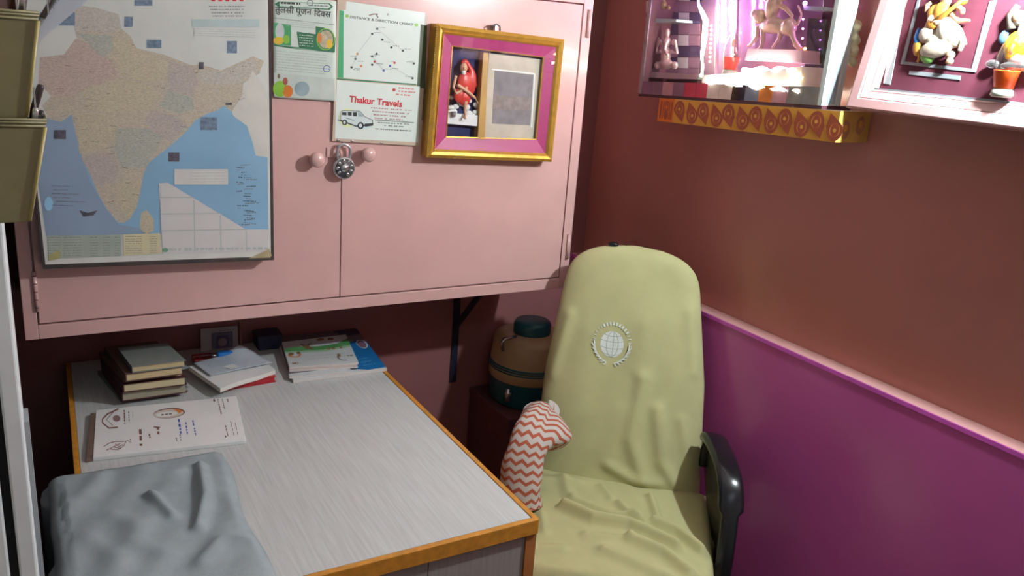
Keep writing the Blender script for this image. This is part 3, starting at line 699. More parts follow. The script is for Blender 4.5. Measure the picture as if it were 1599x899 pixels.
N = 12; vs = []; 
mb.grid(f1, N, N, PAPER); mb.grid(f0, N, N, PAPER)
def side(fa, fb, g):
    return lambda a, b: fa(*g(a)).lerp(fb(*g(a)), b)
for g in (lambda a: (a, 0), lambda a: (a, 1), lambda a: (0, a), lambda a: (1, a)): mb.grid(side(f0, f1, g), N, 4, M('notebook page edges', (214, 212, 206), rough=.8, var=.1, stretch=(3, 3, 200)), smooth=False)
mb.build('pages', nb)
sq = [PZ(x, y, ZD+.034) for x, y in ((301, 566), (326, 586), (380, 583), (426, 563), (378, 534))]
fl_, bl_, fr_, br_ = PZ(301, 566, ZD+.034), PZ(328, 587, ZD+.031), PZ(383, 540, ZD+.05), PZ(426, 564, ZD+.036)
def loose(a, b):
    q = fl_.lerp(bl_, b).lerp(fr_.lerp(br_, b), a); q.z = ZD+.0315
    q.z += .022*gauss(a-.86, .22)*(1-b)**1.2 + .004*math.sin(3*a+2*b)*(1-b)+.001
    return q
LOOSE = M('grey blue printed paper', (186, 196, 206), rough=.5, var=.10, scale=14)
ls = MB().grid(loose, 24, 20, LOOSE).build('paper_sheet', solid=.0004, loc=(fl_.x, fl_.y, ZD+.03)); tag(ls, 'curled grey blue printed sheet lying on top of the white notebook', 'paper')
P = Print(lambda a, b, o: loose(a, b)+Vector((0, 0, o+.0012)))
P.poly([(.30, .66), (.48, .62), (.52, .86), (.36, .9)], PAPER)
for k in range(5): P.dashes(.1, .15+.1*k, 1, .02, .5, .02, M('faint blue print', (140, 156, 190), var=.1), 80+k)
P.mb.build('print', ls, fix=False)
# --- card leaning on the wall, red box, blue clip, pencil
zc0 = ZD+.001
cq = [PY(x, y, 2.325) for x, y in ((313, 552), (318, 517), (377, 516), (371, 552))]
zz = min(cq[0].z, cq[3].z)
cd = thing('photo_card', 'small pale printed card with a dark picture leaning against the wall behind the papers', 'card', (cq[0].x, 2.325, ZD))
cl = cq[0].x; cr_ = cq[3].x; ch_ = cq[1].z-ZD
cpl = [Vector((cl, 2.315, ZD)), Vector((cr_, 2.315, ZD)), Vector((cr_+.006, 2.345, ZD+ch_*.985)), Vector((cl+.006, 2.345, ZD+ch_))]
MB().prism(cpl, (0, .0015, 0), M('grey card', (168, 166, 170), rough=.6)).build('card', cd)
def cmap(a, b, o): return cpl[0].lerp(cpl[1], a).lerp(cpl[3].lerp(cpl[2], a), b)+Vector((0, -o, 0))
P = Print(cmap); P.poly([(.28, .05), (.86, .05), (.86, .78), (.28, .78)], M('card picture', (92, 92, 120), var=.2, scale=80)); P.poly([(.4, .05), (.76, .05), (.74, .62), (.42, .62)], M('card picture dark', (64, 62, 104), var=.2)); P.ell(.58, .33, .12, .18, M('card picture pale', (130, 120, 130))); P.dashes(.5, .85, 1, 0, .4, .03, INK, 3); P.build('print', cd)
rx0 = PZ(304, 563, ZD+.02); rx1 = PZ(336, 556, ZD+.02)
rb = thing('pencil_case', 'small dark red case half hidden behind the loose papers', 'case', (rx0.x, rx0.y, ZD))
MB().box((rx0.x, rx0.y, ZD), (rx1.x+.02, rx0.y+.05, ZD+.021), M('dark red case', (138, 30, 40), rough=.45), bev=.004).build('body', rb)
MB().tube([(rx0.x, rx0.y+.025, ZD+.0213), (rx1.x+.02, rx0.y+.025, ZD+.0213)], .0012, SILVER).build('zip', rb)
bc = PZ(344, 550, ZD+.046); 
bcl = thing('clip', 'bright blue plastic clip lying behind the curled sheet', 'clip', (bc.x, bc.y, ZD))
BL = M('bright blue plastic', (30, 120, 200), rough=.3)
MB().box((bc.x-.008, bc.y-.010, ZD+.030), (bc.x+.034, bc.y+.014, ZD+.047), BL, bev=.004).build('jaw', bcl)
MB().box((bc.x-.010, bc.y-.006, ZD), (bc.x+.036, bc.y+.02, ZD+.030), BL, bev=.003).build('grip', bcl)
MB().tube([(bc.x-.006, bc.y-.004, ZD+.040), (bc.x-.022, bc.y-.008, ZD+.042), (bc.x-.026, bc.y-.002, ZD+.046), (bc.x-.006, bc.y+.004, ZD+.046)], .0018, SILVER).build('spring', bcl)

# --- magazines at the back right
def flatstack(quad_px, zt, th, name, label, cat, mat, group=None, wavy=0.0, edge=None):
    q = [PZ(x, y, zt) for x, y in quad_px]
    q = [Vector((p.x, min(p.y, 2.342), zt)) for p in q]
    t = thing(name, label, cat, (q[0].x, q[0].y, zt-th), group)
    def top(a, b):
        p = q[0].lerp(q[1], a).lerp(q[3].lerp(q[2], a), b); p.z = zt + wavy*math.sin(5*a+.6)*(1-b)
        return p
    mb = MB().grid(top, 10, 6, mat)
    lo = lambda a, b: top(a, b)-Vector((0, 0, th))
    mb.grid(lo, 10, 6, mat)
    ed = edge or M('magazine page edges', (206, 200, 196), rough=.7, var=.15, scale=20, stretch=(3, 3, 260))
    for g in (lambda a: (a, 0), lambda a: (a, 1), lambda a: (0, a), lambda a: (1, a)):
        mb.grid((lambda g: lambda a, b: top(*g(a)).lerp(lo(*g(a)), b))(g), 10, 2, ed, smooth=False)
    mb.build('pages', t)
    return t, q, top
BLUEMAG = M('blue magazine cover', (22, 112, 176), rough=.28, var=.05); WMAG = M('white magazine cover', (208, 214, 216), rough=.3, var=.03); GMAG = M('grey violet cover', (112, 100, 112), rough=.4, var=.08); NAVYM = M('navy magazine cover', (34, 40, 84), rough=.3)
# bottom, large blue and white
t, q, top = flatstack([(458, 594), (604, 575), (556, 512), (428, 524)], ZD+.008, .0078, 'magazine', 'large blue and white magazine at the bottom of the pile by the desk edge', 'magazine', WMAG)
P = Print(lambda a, b, o: top(a, b)+Vector((0, 0, o+.0002)))
P.poly([(.52, .0), (.60, .10), (.8, .02), (1, .03), (1, .66), (.94, .72), (.5, .6)], BLUEMAG); P.poly([(.70, .84), (1, .84), (1, 1), (.70, 1)], NAVYM); P.poly([(0, .75), (.7, .75), (.7, 1), (0, 1)], GMAG); P.poly([(.70, .70), (1, .70), (1, .84), (.70, .84)], GMAG)
P.ell(.93, .60, .06, .11, WMAG); P.ell(.925, .60, .05, .09, M('magazine badge', (130, 96, 110), var=.2))
for k in range(3): P.dashes(.78-.02*k, .12+.07*k, 1, .08, .14, .012, M('pale blue print', (110, 180, 220), var=0), k)
P.build('cover_print', t)
t, q, top = flatstack([(452, 588), (548, 580), (528, 520), (434, 524)], ZD+.0135, .005, 'magazine', 'white magazine with a grey violet back lying on the large blue one', 'magazine', WMAG, wavy=0)
P = Print(lambda a, b, o: top(a, b)+Vector((0, 0, o+.0002))); P.poly([(0, .06), (1, .12), (1, 1), (0, 1)], GMAG); P.build('cover_print', t)
t, q, top = flatstack([(452, 578), (559, 572), (541, 530), (441, 536)], ZD+.0185, .0045, 'magazine', 'pinkish white booklet just beneath the green banded pamphlet', 'booklet', M('pinkish booklet', (206, 190, 186), rough=.4), wavy=0)
t, q, top = flatstack([(452, 573), (560, 566), (540, 522), (440, 534)], ZD+.0235, .0045, 'pamphlet', 'white pamphlet with a green wave band on top of the magazine pile', 'pamphlet', WMAG, wavy=0)
P = Print(lambda a, b, o: top(a, b)+Vector((0, 0, o+.0002)))
P.poly([(0, .58), (.3, .56), (.6, .52), (1, .60), (1, .86), (.8, .70), (.5, .68), (.2, .74), (0, .72)], M('green wave', (86, 158, 92), rough=.3, var=.2)); P.poly([(0, .54), (.3, .50), (.6, .46), (1, .55), (1, .62), (.6, .53), (.3, .57), (0, .6)], M('pale green wave', (160, 200, 164), rough=.3))
PIC3 = M('pamphlet photos', (130, 104, 70), rough=.4, var=.5, scale=200)
P.ring(.13, .46, .1, .12, .03, ORANGE, math.pi, 2*math.pi); P.ell(.08, .48, .04, .06, PIC3); P.ell(.19, .5, .03, .05, PIC3)
P.poly([(.25, .86), (.32, .62), (.42, .60), (.38, .74), (.44, .86), (.34, .76)], PIC3); P.poly([(.28, .66), (.42, .56), (.40, .66)], PIC3); P.ell(.58, .92, .06, .05, PIC3); P.ell(.74, .90, .05, .05, PIC3)
P.ring(.82, .22, .10, .13, .025, GREYINK, math.pi*.6, math.pi*1.6); P.ell(.76, .28, .025, .07, PIC3); P.dashes(.88, .25, 1, -.1, .09, .03, PIC3, 4)
P.dashes(.62, .54, 1, .02, .24, .06, M('orange brown lettering', (176, 120, 84), var=.1), 6, lo=.5, hi=1.0); P.dashes(.05, .12, 1, 0, .09, .05, PIC3, 7)
for k in range(2): P.dashes(.3, .34-.1*k, 1, .0, .55, .018, PALEINK, 9+k)
P.build('cover_print', t)
# dark blue box by the wall behind
bx = PZ(420, 548, ZD+.01)
db = thing('box', 'small dark blue box in the shade between the curled sheet and the magazines', 'box', (.56, 2.25, ZD))
MB().box((.545, 2.27, ZD), (.612, 2.335, ZD+.035), M('dark blue card', (30, 36, 66), rough=.5), bev=.002).build('tray', db)
MB().box((.543, 2.268, ZD+.028), (.614, 2.337, ZD+.042), M('dark blue card', (30, 36, 66), rough=.5), bev=.002).build('lid', db)
pn = thing('pencil', 'thin pale pencil leaning upright against the wall behind the curled sheet', 'pencil', (.505, 2.31, ZD))
MB().tube([(.505, 2.310, ZD), (.512, 2.352, ZD+.062)], .0035, M('pale pencil', (150, 120, 110)), n=6).build('shaft', pn)
MB().tube([(.512, 2.352, ZD+.062), (.5128, 2.3565, ZD+.069)], [.0035, .0006], M('pencil tip wood', (190, 160, 130)), n=6).build('tip', pn)

# ================================================================== angle bracket on the back wall
BRK = M('navy painted iron', (30, 34, 52), rough=.5, var=.15)
b0 = PY(718, 470, YB-.006); b1 = PY(704, 597, YB-.006)
bk_ = thing('shelf_bracket', 'dark navy iron angle bracket on the back wall under the cupboard', 'bracket', (b1.x, YB, b1.z))
wv = .0115; xb = (b0.x+b1.x)/2
MB().box((xb-wv, YB-.006, b1.z), (xb+wv, YB, CZ0), BRK).build('upright', bk_)
MB().box((xb-wv, YC+.05, CZ0-.006), (xb+wv, YB-.006, CZ0), BRK).build('arm', bk_)
MB().prism([(xb-.005, YB-.006, .735), (xb+.005, YB-.006, .735), (xb+.005, YB-.20, CZ0-.008), (xb-.005, YB-.20, CZ0-.008)], (0, -.012, -.012), BRK).build('brace', bk_)

# ================================================================== water jug on a low dark stand
jc = Vector((PY(826, 575, 2.215).x, 2.215)); R = .132
jz = PY(790, 640, 2.14).z
TEAL = M('teal plastic', (22, 88, 98), rough=.35); BEIGE = M('beige plastic', (176, 150, 112), rough=.4)
jg = thing('water_jug', 'beige and teal insulated water jug standing behind the chair', 'water jug', (jc.x, jc.y, jz))
c3 = (jc.x, jc.y, jz)
H1, H2, H3, H4 = .085, .118, .140, .220
MB().lathe([(R*.92, 0), (R*.97, .01), (R*.985, H1-.004), (R, H1)], c3, TEAL, n=56).build('base', jg)
MB().lathe([(R, H1), (R*1.02, H1+.004), (R*1.02, H2), (R, H3), (R*.95, H4-.012), (R*.91, H4), (R*.72, H4+.010), (0, H4+.010)], c3, BEIGE, n=56).build('body', jg)
bd = MB()
for hh in (H2+.002, H2+.010, H2+.018): bd.lathe([(R*1.01, hh-.003), (R*1.028, hh-.002), (R*1.028, hh+.002), (R*1.01, hh+.003)], c3, TEAL, n=56)
bd.build('band', jg)
MB().lathe([(R*.46, H4+.008), (R*.47, H4+.012), (R*.47, H4+.040), (R*.42, H4+.050), (0, H4+.051)], c3, TEAL, n=44).build('lid', jg)
tp = MB(); d_ = Vector((-.84, -.54, 0)); p0 = Vector(c3)+d_*R*.96+Vector((0, 0, .058))
tp.tube([p0, p0+d_*.026], .010, SILVER); tp.tube([p0+d_*.020+Vector((0, 0, .018)), p0+d_*.020-Vector((0, 0, .026))], [.007, .009], SILVER); tp.build('tap', jg)
MB().tube([Vector(c3)+Vector((-R*.94, -.03, H4-.03)), Vector(c3)+Vector((-R*1.0, -.032, H4-.004)), Vector(c3)+Vector((-R*.92, -.03, H4+.010)), Vector(c3)+Vector((-R*.6, -.03, H4+.012))], .006, SILVER).build('handle', jg)
STD = M('dark maroon painted wood', (92, 54, 56), rough=.55, var=.1)
st = thing('stand', 'low dark maroon wooden stand holding the water jug', 'stand', (jc.x, jc.y, 0))
sx0, sx1, sy0, sy1 = 1.275, 1.60, 2.075, 2.352
MB().box((sx0, sy0, jz-.02), (sx1, sy1, jz-.0004), STD, bev=.002).build('top', st)
for (a, b) in ((sx0+.004, sx0+.02), (sx1-.02, sx1-.004)): MB().box((a, sy0+.006, 0), (b, sy1, jz-.02), STD).build('side_panel', st)
MB().box((sx0+.0205, sy0+.010, .03), (sx1-.0205, sy0+.022, jz-.022), STD).build('front_panel', st)

# ================================================================== office chair
CH = Vector((1.23, 1.478, 0)); ca = math.atan2(-.65, .76)
chair = thing('office_chair', 'high backed office chair with khaki fabric covers and black armrests beside the desk', 'chair', CH, rot=ca)
def spine(s):           # s metres along the backrest -> (y, z) of the front face centre
    th = .30+.04*s
    return (.185 + s*math.sin(th)*.95, .475 + s*math.cos(th))
BH = .672
def bw(s):
    t = s/BH
    if t < .45: return .236 - .012*(t/.45)
    k = (t-.45)/.55
    c = max(0, (k-.60)/.40)
    return (.224 - .048*k)*max(1e-4, 1-c**4.0)**.5
bridg = [([(.055, .30), (.035, .13), (.075, .03)], .020, .014), ([(.10, .22), (.125, .08), (.16, .03)], .018, .012), ([(-.02, .05), (.06, .015), (.12, .02)], .014, .012), ([(-.17, .45), (-.205, .28)], .02, .010), ([(.17, .50), (.195, .34)], .02, .008), ([(.05, .44), (.04, .33)], .03, .006), ([(-.11, .4), (-.12, .2)], .04, .004), ([(.0, .2), (-.02, .08)], .03, .005), ([(.17, .2), (.20, .09)], .016, .007)]
def back_pt(x, s, side, grow=0.0, folds=True):
    """side=1 front, -1 rear"""
    wdt = bw(min(s, BH*.9999)); yy, zz = spine(s); th = .30+.04*s
    q = max(-1, min(1, x/max(wdt, 1e-4)))
    tk = .052*(1-.35*(s/BH)**3)
    prof = tk*(1-abs(q)**3.2)**.5 if abs(q) < 1 else 0
    off = prof*(1 if side > 0 else .8) + grow
    cap = max(0.0, (s-BH+.06)/.06)
    off *= math.sqrt(max(0, 1-cap*cap)) if cap < 1 else 0
    h = 0
    if folds and side > 0:
        for pl_, sg, am in bridg: h += am*gauss(seg_d(x, s, pl_), sg)
        h -= .010*gauss(math.hypot((x)/.16, (s-.34)/.2), 1)
        h -= .012*gauss(math.hypot((x-.10)/.05, (s-.57)/.07), 1)
    d = (off+h*(1-abs(q)**12))*side
    x -= .022*(s/BH)
    return Vector((x, yy - d*math.cos(th) + .05, zz + d*math.sin(th)*-1*-1 if False else zz + d*math.sin(th)))
def bgrid(side, grow=0.0, folds=True, s0=0.0):
    def f(a, b):
        s = s0+(BH-s0)*b; wdt = bw(min(s, BH*.9999))+grow
        x = wdt*math.sin((a-.5)*math.pi)
        return back_pt(x*.9999, s, side, grow, folds)
    return f
MB().grid(bgrid(1, -.046, False), 24, 24, BLACKPL).grid(bgrid(-1, -.012, False), 24, 24, BLACKPL).build('backrest', chair, local=True)
bcv = MB().grid(bgrid(1), 72, 90, KHAKI).grid(bgrid(-1, 0.0, False), 40, 60, KHAKI).build('back_cover', chair, local=True)
tpq = back_pt(-.062, BH-.004, -1)
MB().ell(tpq+Vector((0, -.012, .004)), (.016, .010, .007), BLACKPL).build('headrest_tip', chair, local=True)
# embroidered globe emblem
EMB = M('white embroidery', (214, 220, 214), rough=.8, var=.05, bump=.3, bscale=1500); EMBL = M('grey embroidery line', (156, 164, 152), rough=.8)
ex0, es0 = -.040, .385
P = Print(lambda a, b, o: back_pt(ex0+a*1.15, es0+b*1.08, 1)+Vector((0, -(o+.0006), .0002)), step=.0001)
def fan(cx, cy, rx, ry, mat, n=28, rr=5):
    vs = [P.mp(cx, cy, P.k*P.step)]; fs = []
    for r_ in range(1, rr+1):
        for i in range(n): t = 2*math.pi*i/n; vs.append(P.mp(cx+rx*r_/rr*math.cos(t), cy+ry*r_/rr*math.sin(t), P.k*P.step))
    for i in range(n): fs.append((0, 1+i, 1+(i+1) % n))
    for r_ in range(1, rr):
        for i in range(n): a = 1+(r_-1)*n; fs.append((a+i, a+n+i, a+n+(i+1) % n, a+(i+1) % n))
    P.mb.add(vs, fs, mat); P.k += 1
fan(0, 0, .0285, .034, EMB)
def arc(cx, cy, rx, ry, a0, a1, wd, mat, n=16): P.line([(cx+rx*math.cos(a0+(a1-a0)*i/n), cy+ry*math.sin(a0+(a1-a0)*i/n)) for i in range(n+1)], wd, mat)
for yy in (-.024, -.008, .010, .024):
    hw = .0285*math.sqrt(max(0, 1-(yy/.034)**2)); P.line([(-hw+2*hw*i/10, yy-.004*math.sin(math.pi*i/10)) for i in range(11)], .0012, EMBL)
P.line([(.002, -.033), (.003, 0), (.002, .033)], .0012, EMBL); arc(-.001, 0, .016, .033, -1.5, 1.5, .0014, EMBL); arc(.001, 0, .014, .033, 1.7, 4.6, .0012, EMBL)
for i in range(19):       # ring of lettering, too small to read
    t = math.pi*(1.02-1.04*i/18); c, s_ = math.cos(t), math.sin(t)
    x, y = .044*c, .050*s_+.004; P.line([(x-.004*c, y-.0045*s_), (x+.004*c, y+.0045*s_)], .0042 if 5 < i < 15 else .0016, EMB)
for sgn in (-1, 1):       # laurel sprays
    for i in range(7):
        t = math.pi*1.5+sgn*(.22+i*.19); x, y = .042*math.cos(t), .046*math.sin(t)-.002
        P.line([(x, y), (x+sgn*.011*math.cos(.5+i*.15), y+.005+.0025*i)], .0030, EMB); P.line([(x, y), (x+sgn*.007, y-.007+.003*i)], .0026, EMB)
P.mb.build('emblem', bcv, local=True, fix=False)
# seat
ZS = .492
MB().box((-.245, -.27, .40), (.245, .225, ZS-.012), BLACKPL, bev=.03, seg=4).build('seat', chair, local=True)
sridg = [([(-.12, .00), (-.04, -.045), (.05, -.045), (.12, -.075), (.17, -.10)], .016, .020), ([(-.10, .05), (0, .0), (.08, .0)], .013, .010), ([(.02, .06), (.05, .01), (.09, -.02)], .013, .010), ([(.10, .13), (.12, .03)], .014, .010), ([(.11, -.01), (.17, -.03), (.23, -.09)], .014, .018), ([(-.2, .14), (-.1, .15)], .03, .006), ([(-.17, -.04), (-.15, -.12)], .012, .006), ([(.06, -.10), (.14, -.13), (.20, -.19)], .018, .016), ([(-.05, -.11), (.05, -.10)], .015, .007), ([(-.14, .17), (-.11, .06)], .02, .006), ([(-.03, .14), (.0, .08)], .016, .006), ([(.0, -.16), (.1, -.2), (.2, -.24)], .02, .010), ([(-.2, -.2), (-.1, -.18)], .02, .007)]
def seat_cov(a, b):
    y = .228 - .52*b
    L = .78; sx = (a-.5)*L; hw = .248 if sx < 0 else .262; R_ = .030
    t = abs(sx)-hw+R_; sg = 1 if sx >= 0 else -1
    if t <= 0: x = sx; z = ZS; dr = 0
    elif t < R_*math.pi/2: an = t/R_; x = sg*(hw-R_+R_*math.sin(an)); z = ZS-R_*(1-math.cos(an)); dr = an/1.57
    else: dr = 1; hang = t-R_*math.pi/2; x = sg*(hw+.006*math.sin(34*y+1)+.004*math.sin(61*y)+.16*hang*abs(math.sin(19*y+.7))); z = ZS-R_-hang
    h = 0
    for pl_, s, am in sridg: h += 1.6*am*gauss(seg_d(x, y, pl_), s*.8)
    crown = .014*(1-(x/.26)**2)*(1-((y+.02)/.28)**2) if dr < 1 else 0
    yf_ = 0
    if b > .9: k = (b-.9)/.1; z -= .12*k*k; 
    if b < .04: z -= .012*(1-b/.04)
    return Vector((x+sg*h*dr*.6, y, z+max(0, crown)+h*(1-dr)))
MB().grid(seat_cov, 130, 90, KHAKI).build('seat_cover', chair, local=True, solid=.002)
# armrests: closed black loops
def arm(sg):
    def xof(y): return sg*((.243 if sg > 0 else .210)+.036*max(0, min(1.2, (.2-y)/.2)))
    path = [(.25, .56), (.235, .63), (.20, .668), (.13, .676), (.05, .672), (-.01, .652), (-.05, .60), (-.075, .53), (-.085, .46), (-.065, .42), (-.02, .405), (.03, .40)]
    # smooth resample
    pts = []
    for i in range(len(path)-1):
        p0 = path[max(0, i-1)]; p1 = path[i]; p2 = path[i+1]; p3 = path[min(len(path)-1, i+2)]
        for k in range(6):
            t = k/6; pts.append(tuple(.5*((2*p1[j])+(-p0[j]+p2[j])*t+(2*p0[j]-5*p1[j]+4*p2[j]-p3[j])*t*t+(-p0[j]+3*p1[j]-3*p2[j]+p3[j])*t**3) for j in (0, 1)))
    pts.append(path[-1])
    if sg < 0: pts = [(y+.075*max(0, min(1, (.2-y)/.2)), z) for y, z in pts]
    vs = []; fs = []; n = 12; N = len(pts)
    for i, (y, z) in enumerate(pts):
        a = pts[max(0, i-1)]; b = pts[min(N-1, i+1)]; ty, tz = b[0]-a[0], b[1]-a[1]; l = math.hypot(ty, tz) or 1; ny, nz = -tz/l, ty/l
        fr = i/(N-1); wd = .031 if .15 < fr < .55 else .021; th = .013
        for k in range(n):
            an = 2*math.pi*k/n; cx = math.copysign(abs(math.cos(an))**.6, math.cos(an)); sx = math.copysign(abs(math.sin(an))**.6, math.sin(an))
            vs.append((xof(y)+wd*cx, y+ny*th*sx, z+nz*th*sx))
    for i in range(N-1):
        for k in range(n): fs.append((i*n+k, i*n+(k+1) % n, (i+1)*n+(k+1) % n, (i+1)*n+k))
    fs.append(list(range(n))); fs.append([(N-1)*n+k for k in range(n)])
    mb = MB().add(vs, fs, BLACKPL, True)
    q = pts[::3]; nq = len(q)     # moulded web filling the loop
    pl = [(xof(y)-.006, y, z) for y, z in q]+[(xof(y)+.006, y, z) for y, z in q]
    return mb.add(pl, [list(range(nq)), list(range(2*nq-1, nq-1, -1))]+[(i, (i+1) % nq, nq+(i+1) % nq, nq+i) for i in range(nq)], BLACKPL)
for sg in (1, -1): arm(sg).build('armrest', chair, local=True)
MB().box((-.30, -.02, .385), (.30, .06, .402), BLACKPL, bev=.003).build('seat_bracket', chair, local=True)
MB().tube([(0, 0, .39), (0, 0, .22), (0, 0, .215), (0, 0, .08)], [.025, .025, .035, .035], BLACKPL, n=16).build('gas_column', chair, local=True)
for k in range(5):
    an = 2*math.pi*k/5+.3; dx, dy = math.cos(an), math.sin(an)
    lg_ = MB().tube([(0, 0, .10), (dx*.15, dy*.15, .092), (dx*.27, dy*.27, .075)], [.03, .022, .017], BLACKPL).build('leg', chair, local=True)
    MB().lathe([(.020, -.012), (.027, -.010), (.027, .010), (.020, .012)], (dx*.27, dy*.27, .027), BLACKPL, axis=(-dy, dx, 0), n=16).build('caster', lg_, local=True)
mb = MB().tube([(0, .05, .39), (0, .22, .40), (0, .29, .52), (0, .31, .66)], [.02, .02, .02, .018], BLACKPL, n=12); mb.build('back_support', chair, local=True)

# striped towel over the left armrest
def zigzag_mat():
    mt = bpy.data.materials.new('orange zigzag towel'); mt.use_nodes = True; nt = mt.node_tree; b = nt.nodes['Principled BSDF']; b.inputs['Roughness'].default_value = .95; b.inputs['Specular IOR Level'].default_value = .1
    uv = nt.nodes.new('ShaderNodeUVMap'); sp = nt.nodes.new('ShaderNodeSeparateXYZ'); nt.links.new(uv.outputs[0], sp.inputs[0])
    def mth(op, a, v=None, c=None):
        n = nt.nodes.new('ShaderNodeMath'); n.operation = op
        for i, x in enumerate((a, v, c)):
            if x is None: continue
            if isinstance(x, (int, float)): n.inputs[i].default_value = x
            else: nt.links.new(x, n.inputs[i])
        return n.outputs[0]
    zz = mth('PINGPONG', mth('MULTIPLY', sp.outputs['X'], 9.0), 0.5)
    ph = mth('ADD', mth('MULTIPLY', sp.outputs['Y'], 17.0), mth('MULTIPLY', zz, 0.9))
    st_ = mth('PINGPONG', ph, 0.5)
    cr = nt.nodes.new('ShaderNodeValToRGB'); cr.color_ramp.elements[0].position = .16; cr.color_ramp.elements[1].position = .24
    cr.color_ramp.elements[0].color = lin((184, 100, 76)); cr.color_ramp.elements[1].color = lin((206, 198, 192))
    nt.links.new(st_, cr.inputs[0]); nt.links.new(cr.outputs[0], b.inputs['Base Color'])
    nz = nt.nodes.new('ShaderNodeTexNoise'); nz.inputs['Scale'].default_value = 900; bp = nt.nodes.new('ShaderNodeBump'); bp.inputs['Strength'].default_value = .5; bp.inputs['Distance'].default_value = .002
    nt.links.new(nz.outputs[0], bp.inputs['Height']); nt.links.new(bp.outputs[0], b.inputs['Normal'])
    return mt
ZIG = zigzag_mat()
RZ = Matrix.Rotation(ca, 3, 'Z')
def chw(p): return CH + RZ @ Vector(p)
TP = [Vector((-.222, .215, .655)), Vector((-.222, .17, .676)), Vector((-.224, .10, .680)), Vector((-.228, .045, .664)), Vector((-.232, .012, .62)), Vector((-.232, -.006, .565)), Vector((-.228, -.016, .505))]
def tpath(t):
    k = t*(len(TP)-1); i = min(int(k), len(TP)-2); f = k-i
    p0, p1, p2, p3 = TP[max(0, i-1)], TP[i], TP[i+1], TP[min(len(TP)-1, i+2)]
    return .5*(2*p1+(p2-p0)*f+(2*p0-5*p1+4*p2-p3)*f*f+(3*p1-p0-3*p2+p3)*f**3)
def towel(a, b):        # a around the arm, b along it from the back to the hanging front end
    c = tpath(b); t = (tpath(min(1, b+.01))-tpath(max(0, b-.01))).normalized(); n = t.cross(Vector((1, 0, 0))).normalized()
    if n.z < 0 and abs(n.z) > .2: n = -n
    if n.y > 0.3: n = -n
    th = (a-.5)*math.radians(318)
    r_ = .039 + .003*math.sin(3*th+7*b) + .014*b + .002*math.sin(23*b+2*th)
    fl = gauss(b-.36, .16)*max(0, min(1, (a-.66)/.16)); r_ += .055*fl + .010*gauss(b-.5, .2)*max(0, (.25-a)/.25)
    return chw(c + n*(r_*math.cos(th)*.82) + Vector((1, 0, 0))*(r_*math.sin(th)*1.05))
tw = MB().grid(towel, 60, 80, ZIG).build('towel', solid=.003, loc=chw((-.292, .13, .73))); tag(tw, 'small white and orange zigzag towel draped over the left armrest of the chair', 'towel')

# ================================================================== yellow banded shelf on the right wall
XS = 1.597
sA = [PX(1030, 152, XS), PX(1307, 172, XS), PX(1305, 223, XS), PX(1028, 188, XS)]
sh = thing('wall_shelf', 'narrow wall shelf wrapped in yellow paisley printed band under the mirrored shrine', 'shelf', (XW, 1.6, 1.49))
yn = 1.290; yfar = 1.914
zT = lambda y: 1.548 - (y-yn)*(.030/.62); zB = lambda y: 1.478 - (y-yn)*(.024/.62)
SHW = M('shelf top paint', (190, 186, 176), rough=.3); YB_ = M('yellow print paper', (220, 158, 54), rough=.4, var=.08, scale=15)
MB().hexa([Vector((XS, yn, zB(yn))), Vector((XS, yfar, zB(yfar))), Vector((XS, yfar, zT(yfar))), Vector((XS, yn, zT(yn))), Vector((XW, yn, zB(yn))), Vector((XW, yfar, zB(yfar))), Vector((XW, yfar, zT(yfar))), Vector((XW, yn, zT(yn)))], SHW).build('board', sh)
def smap(a, b, o): # a 0..1 along the front from far to near, b 0..1 up
    y = yfar+(yn-yfar)*a; return Vector((XS-.0008-o, y, zB(y)+(zT(y)-zB(y))*b))
def emap(a, b, o): return Vector((XS+(XW-XS)*a, yn-.0008-o, zB(yn)+(zT(yn)-zB(yn))*b))
OR = M('orange red paisley', (166, 80, 50), rough=.4, var=.12, scale=80); OR2 = M('orange panel', (222, 118, 34), rough=.4, var=.06); ORL = M('pale paisley line', (226, 170, 70), rough=.4)
P = Print(smap)
for i in range(12): P.poly([(i/12, 0), ((i+1)/12, 0), ((i+1)/12, 1), (i/12, 1)], YB_); P.k -= 1
P.k += 1
P.poly([(0, 0), (.105, 0), (.105, 1), (0, 1)], OR2)
for (x0, x1) in ((.012, .024), (.085, .096)): P.rect(x0, .12, x1, .88, OR)
P.ell(.055, .66, .022, .24, OR); P.ell(.055, .3, .016, .2, OR); P.ring(.055, .66, .016, .17, .004, OR2); P.ell(.055, .64, .006, .09, OR2); P.rect(.030, .12, .036, .9, OR); P.rect(.074, .12, .080, .9, OR)
def paisley(P, cx, cy, rx, ry, flip):
    pts = []; out = []
    N = 40
    for i in range(N+1):          # fat comma: circle radius shrinking along a bent spine
        t = i/N; ang = -.2+t*2.0
        sx = -.15+.55*t*t*1.2; sy = .42-1.38*t
        w_ = (.78*math.sqrt(max(0, 1-((t-.30)/.34)**2)) if t < .30 else .78*(1-((t-.30)/.70)**1.25)) 
        pts.append((cx+flip*(sx-w_)*rx, cy+flip*sy*ry)); out.append((cx+flip*(sx+w_)*rx, cy+flip*sy*ry))
    top = [(cx+flip*(-.15+.78*math.cos(a))*rx*1.0, cy+flip*(.12+.86*math.sin(a))*ry) for a in [math.pi*j/12 for j in range(13)]]
    body = top+[p for p in pts[9:]]+[p for p in reversed(out[9:])]
    P.poly(body, OR)
    P.ring(cx-flip*.15*rx, cy+flip*.22*ry, rx*.48, ry*.46, rx*.07, ORL); P.ell(cx-flip*.15*rx, cy+flip*.22*ry, rx*.16, ry*.14, ORL)
for i in range(6):
    x = .150+i*.152
    paisley(P, x, .50, .047, .46, 1)
    if x+.065 < .99: paisley(P, x+.074, .48, .047, .46, -1)
P.build('printed_band', sh)
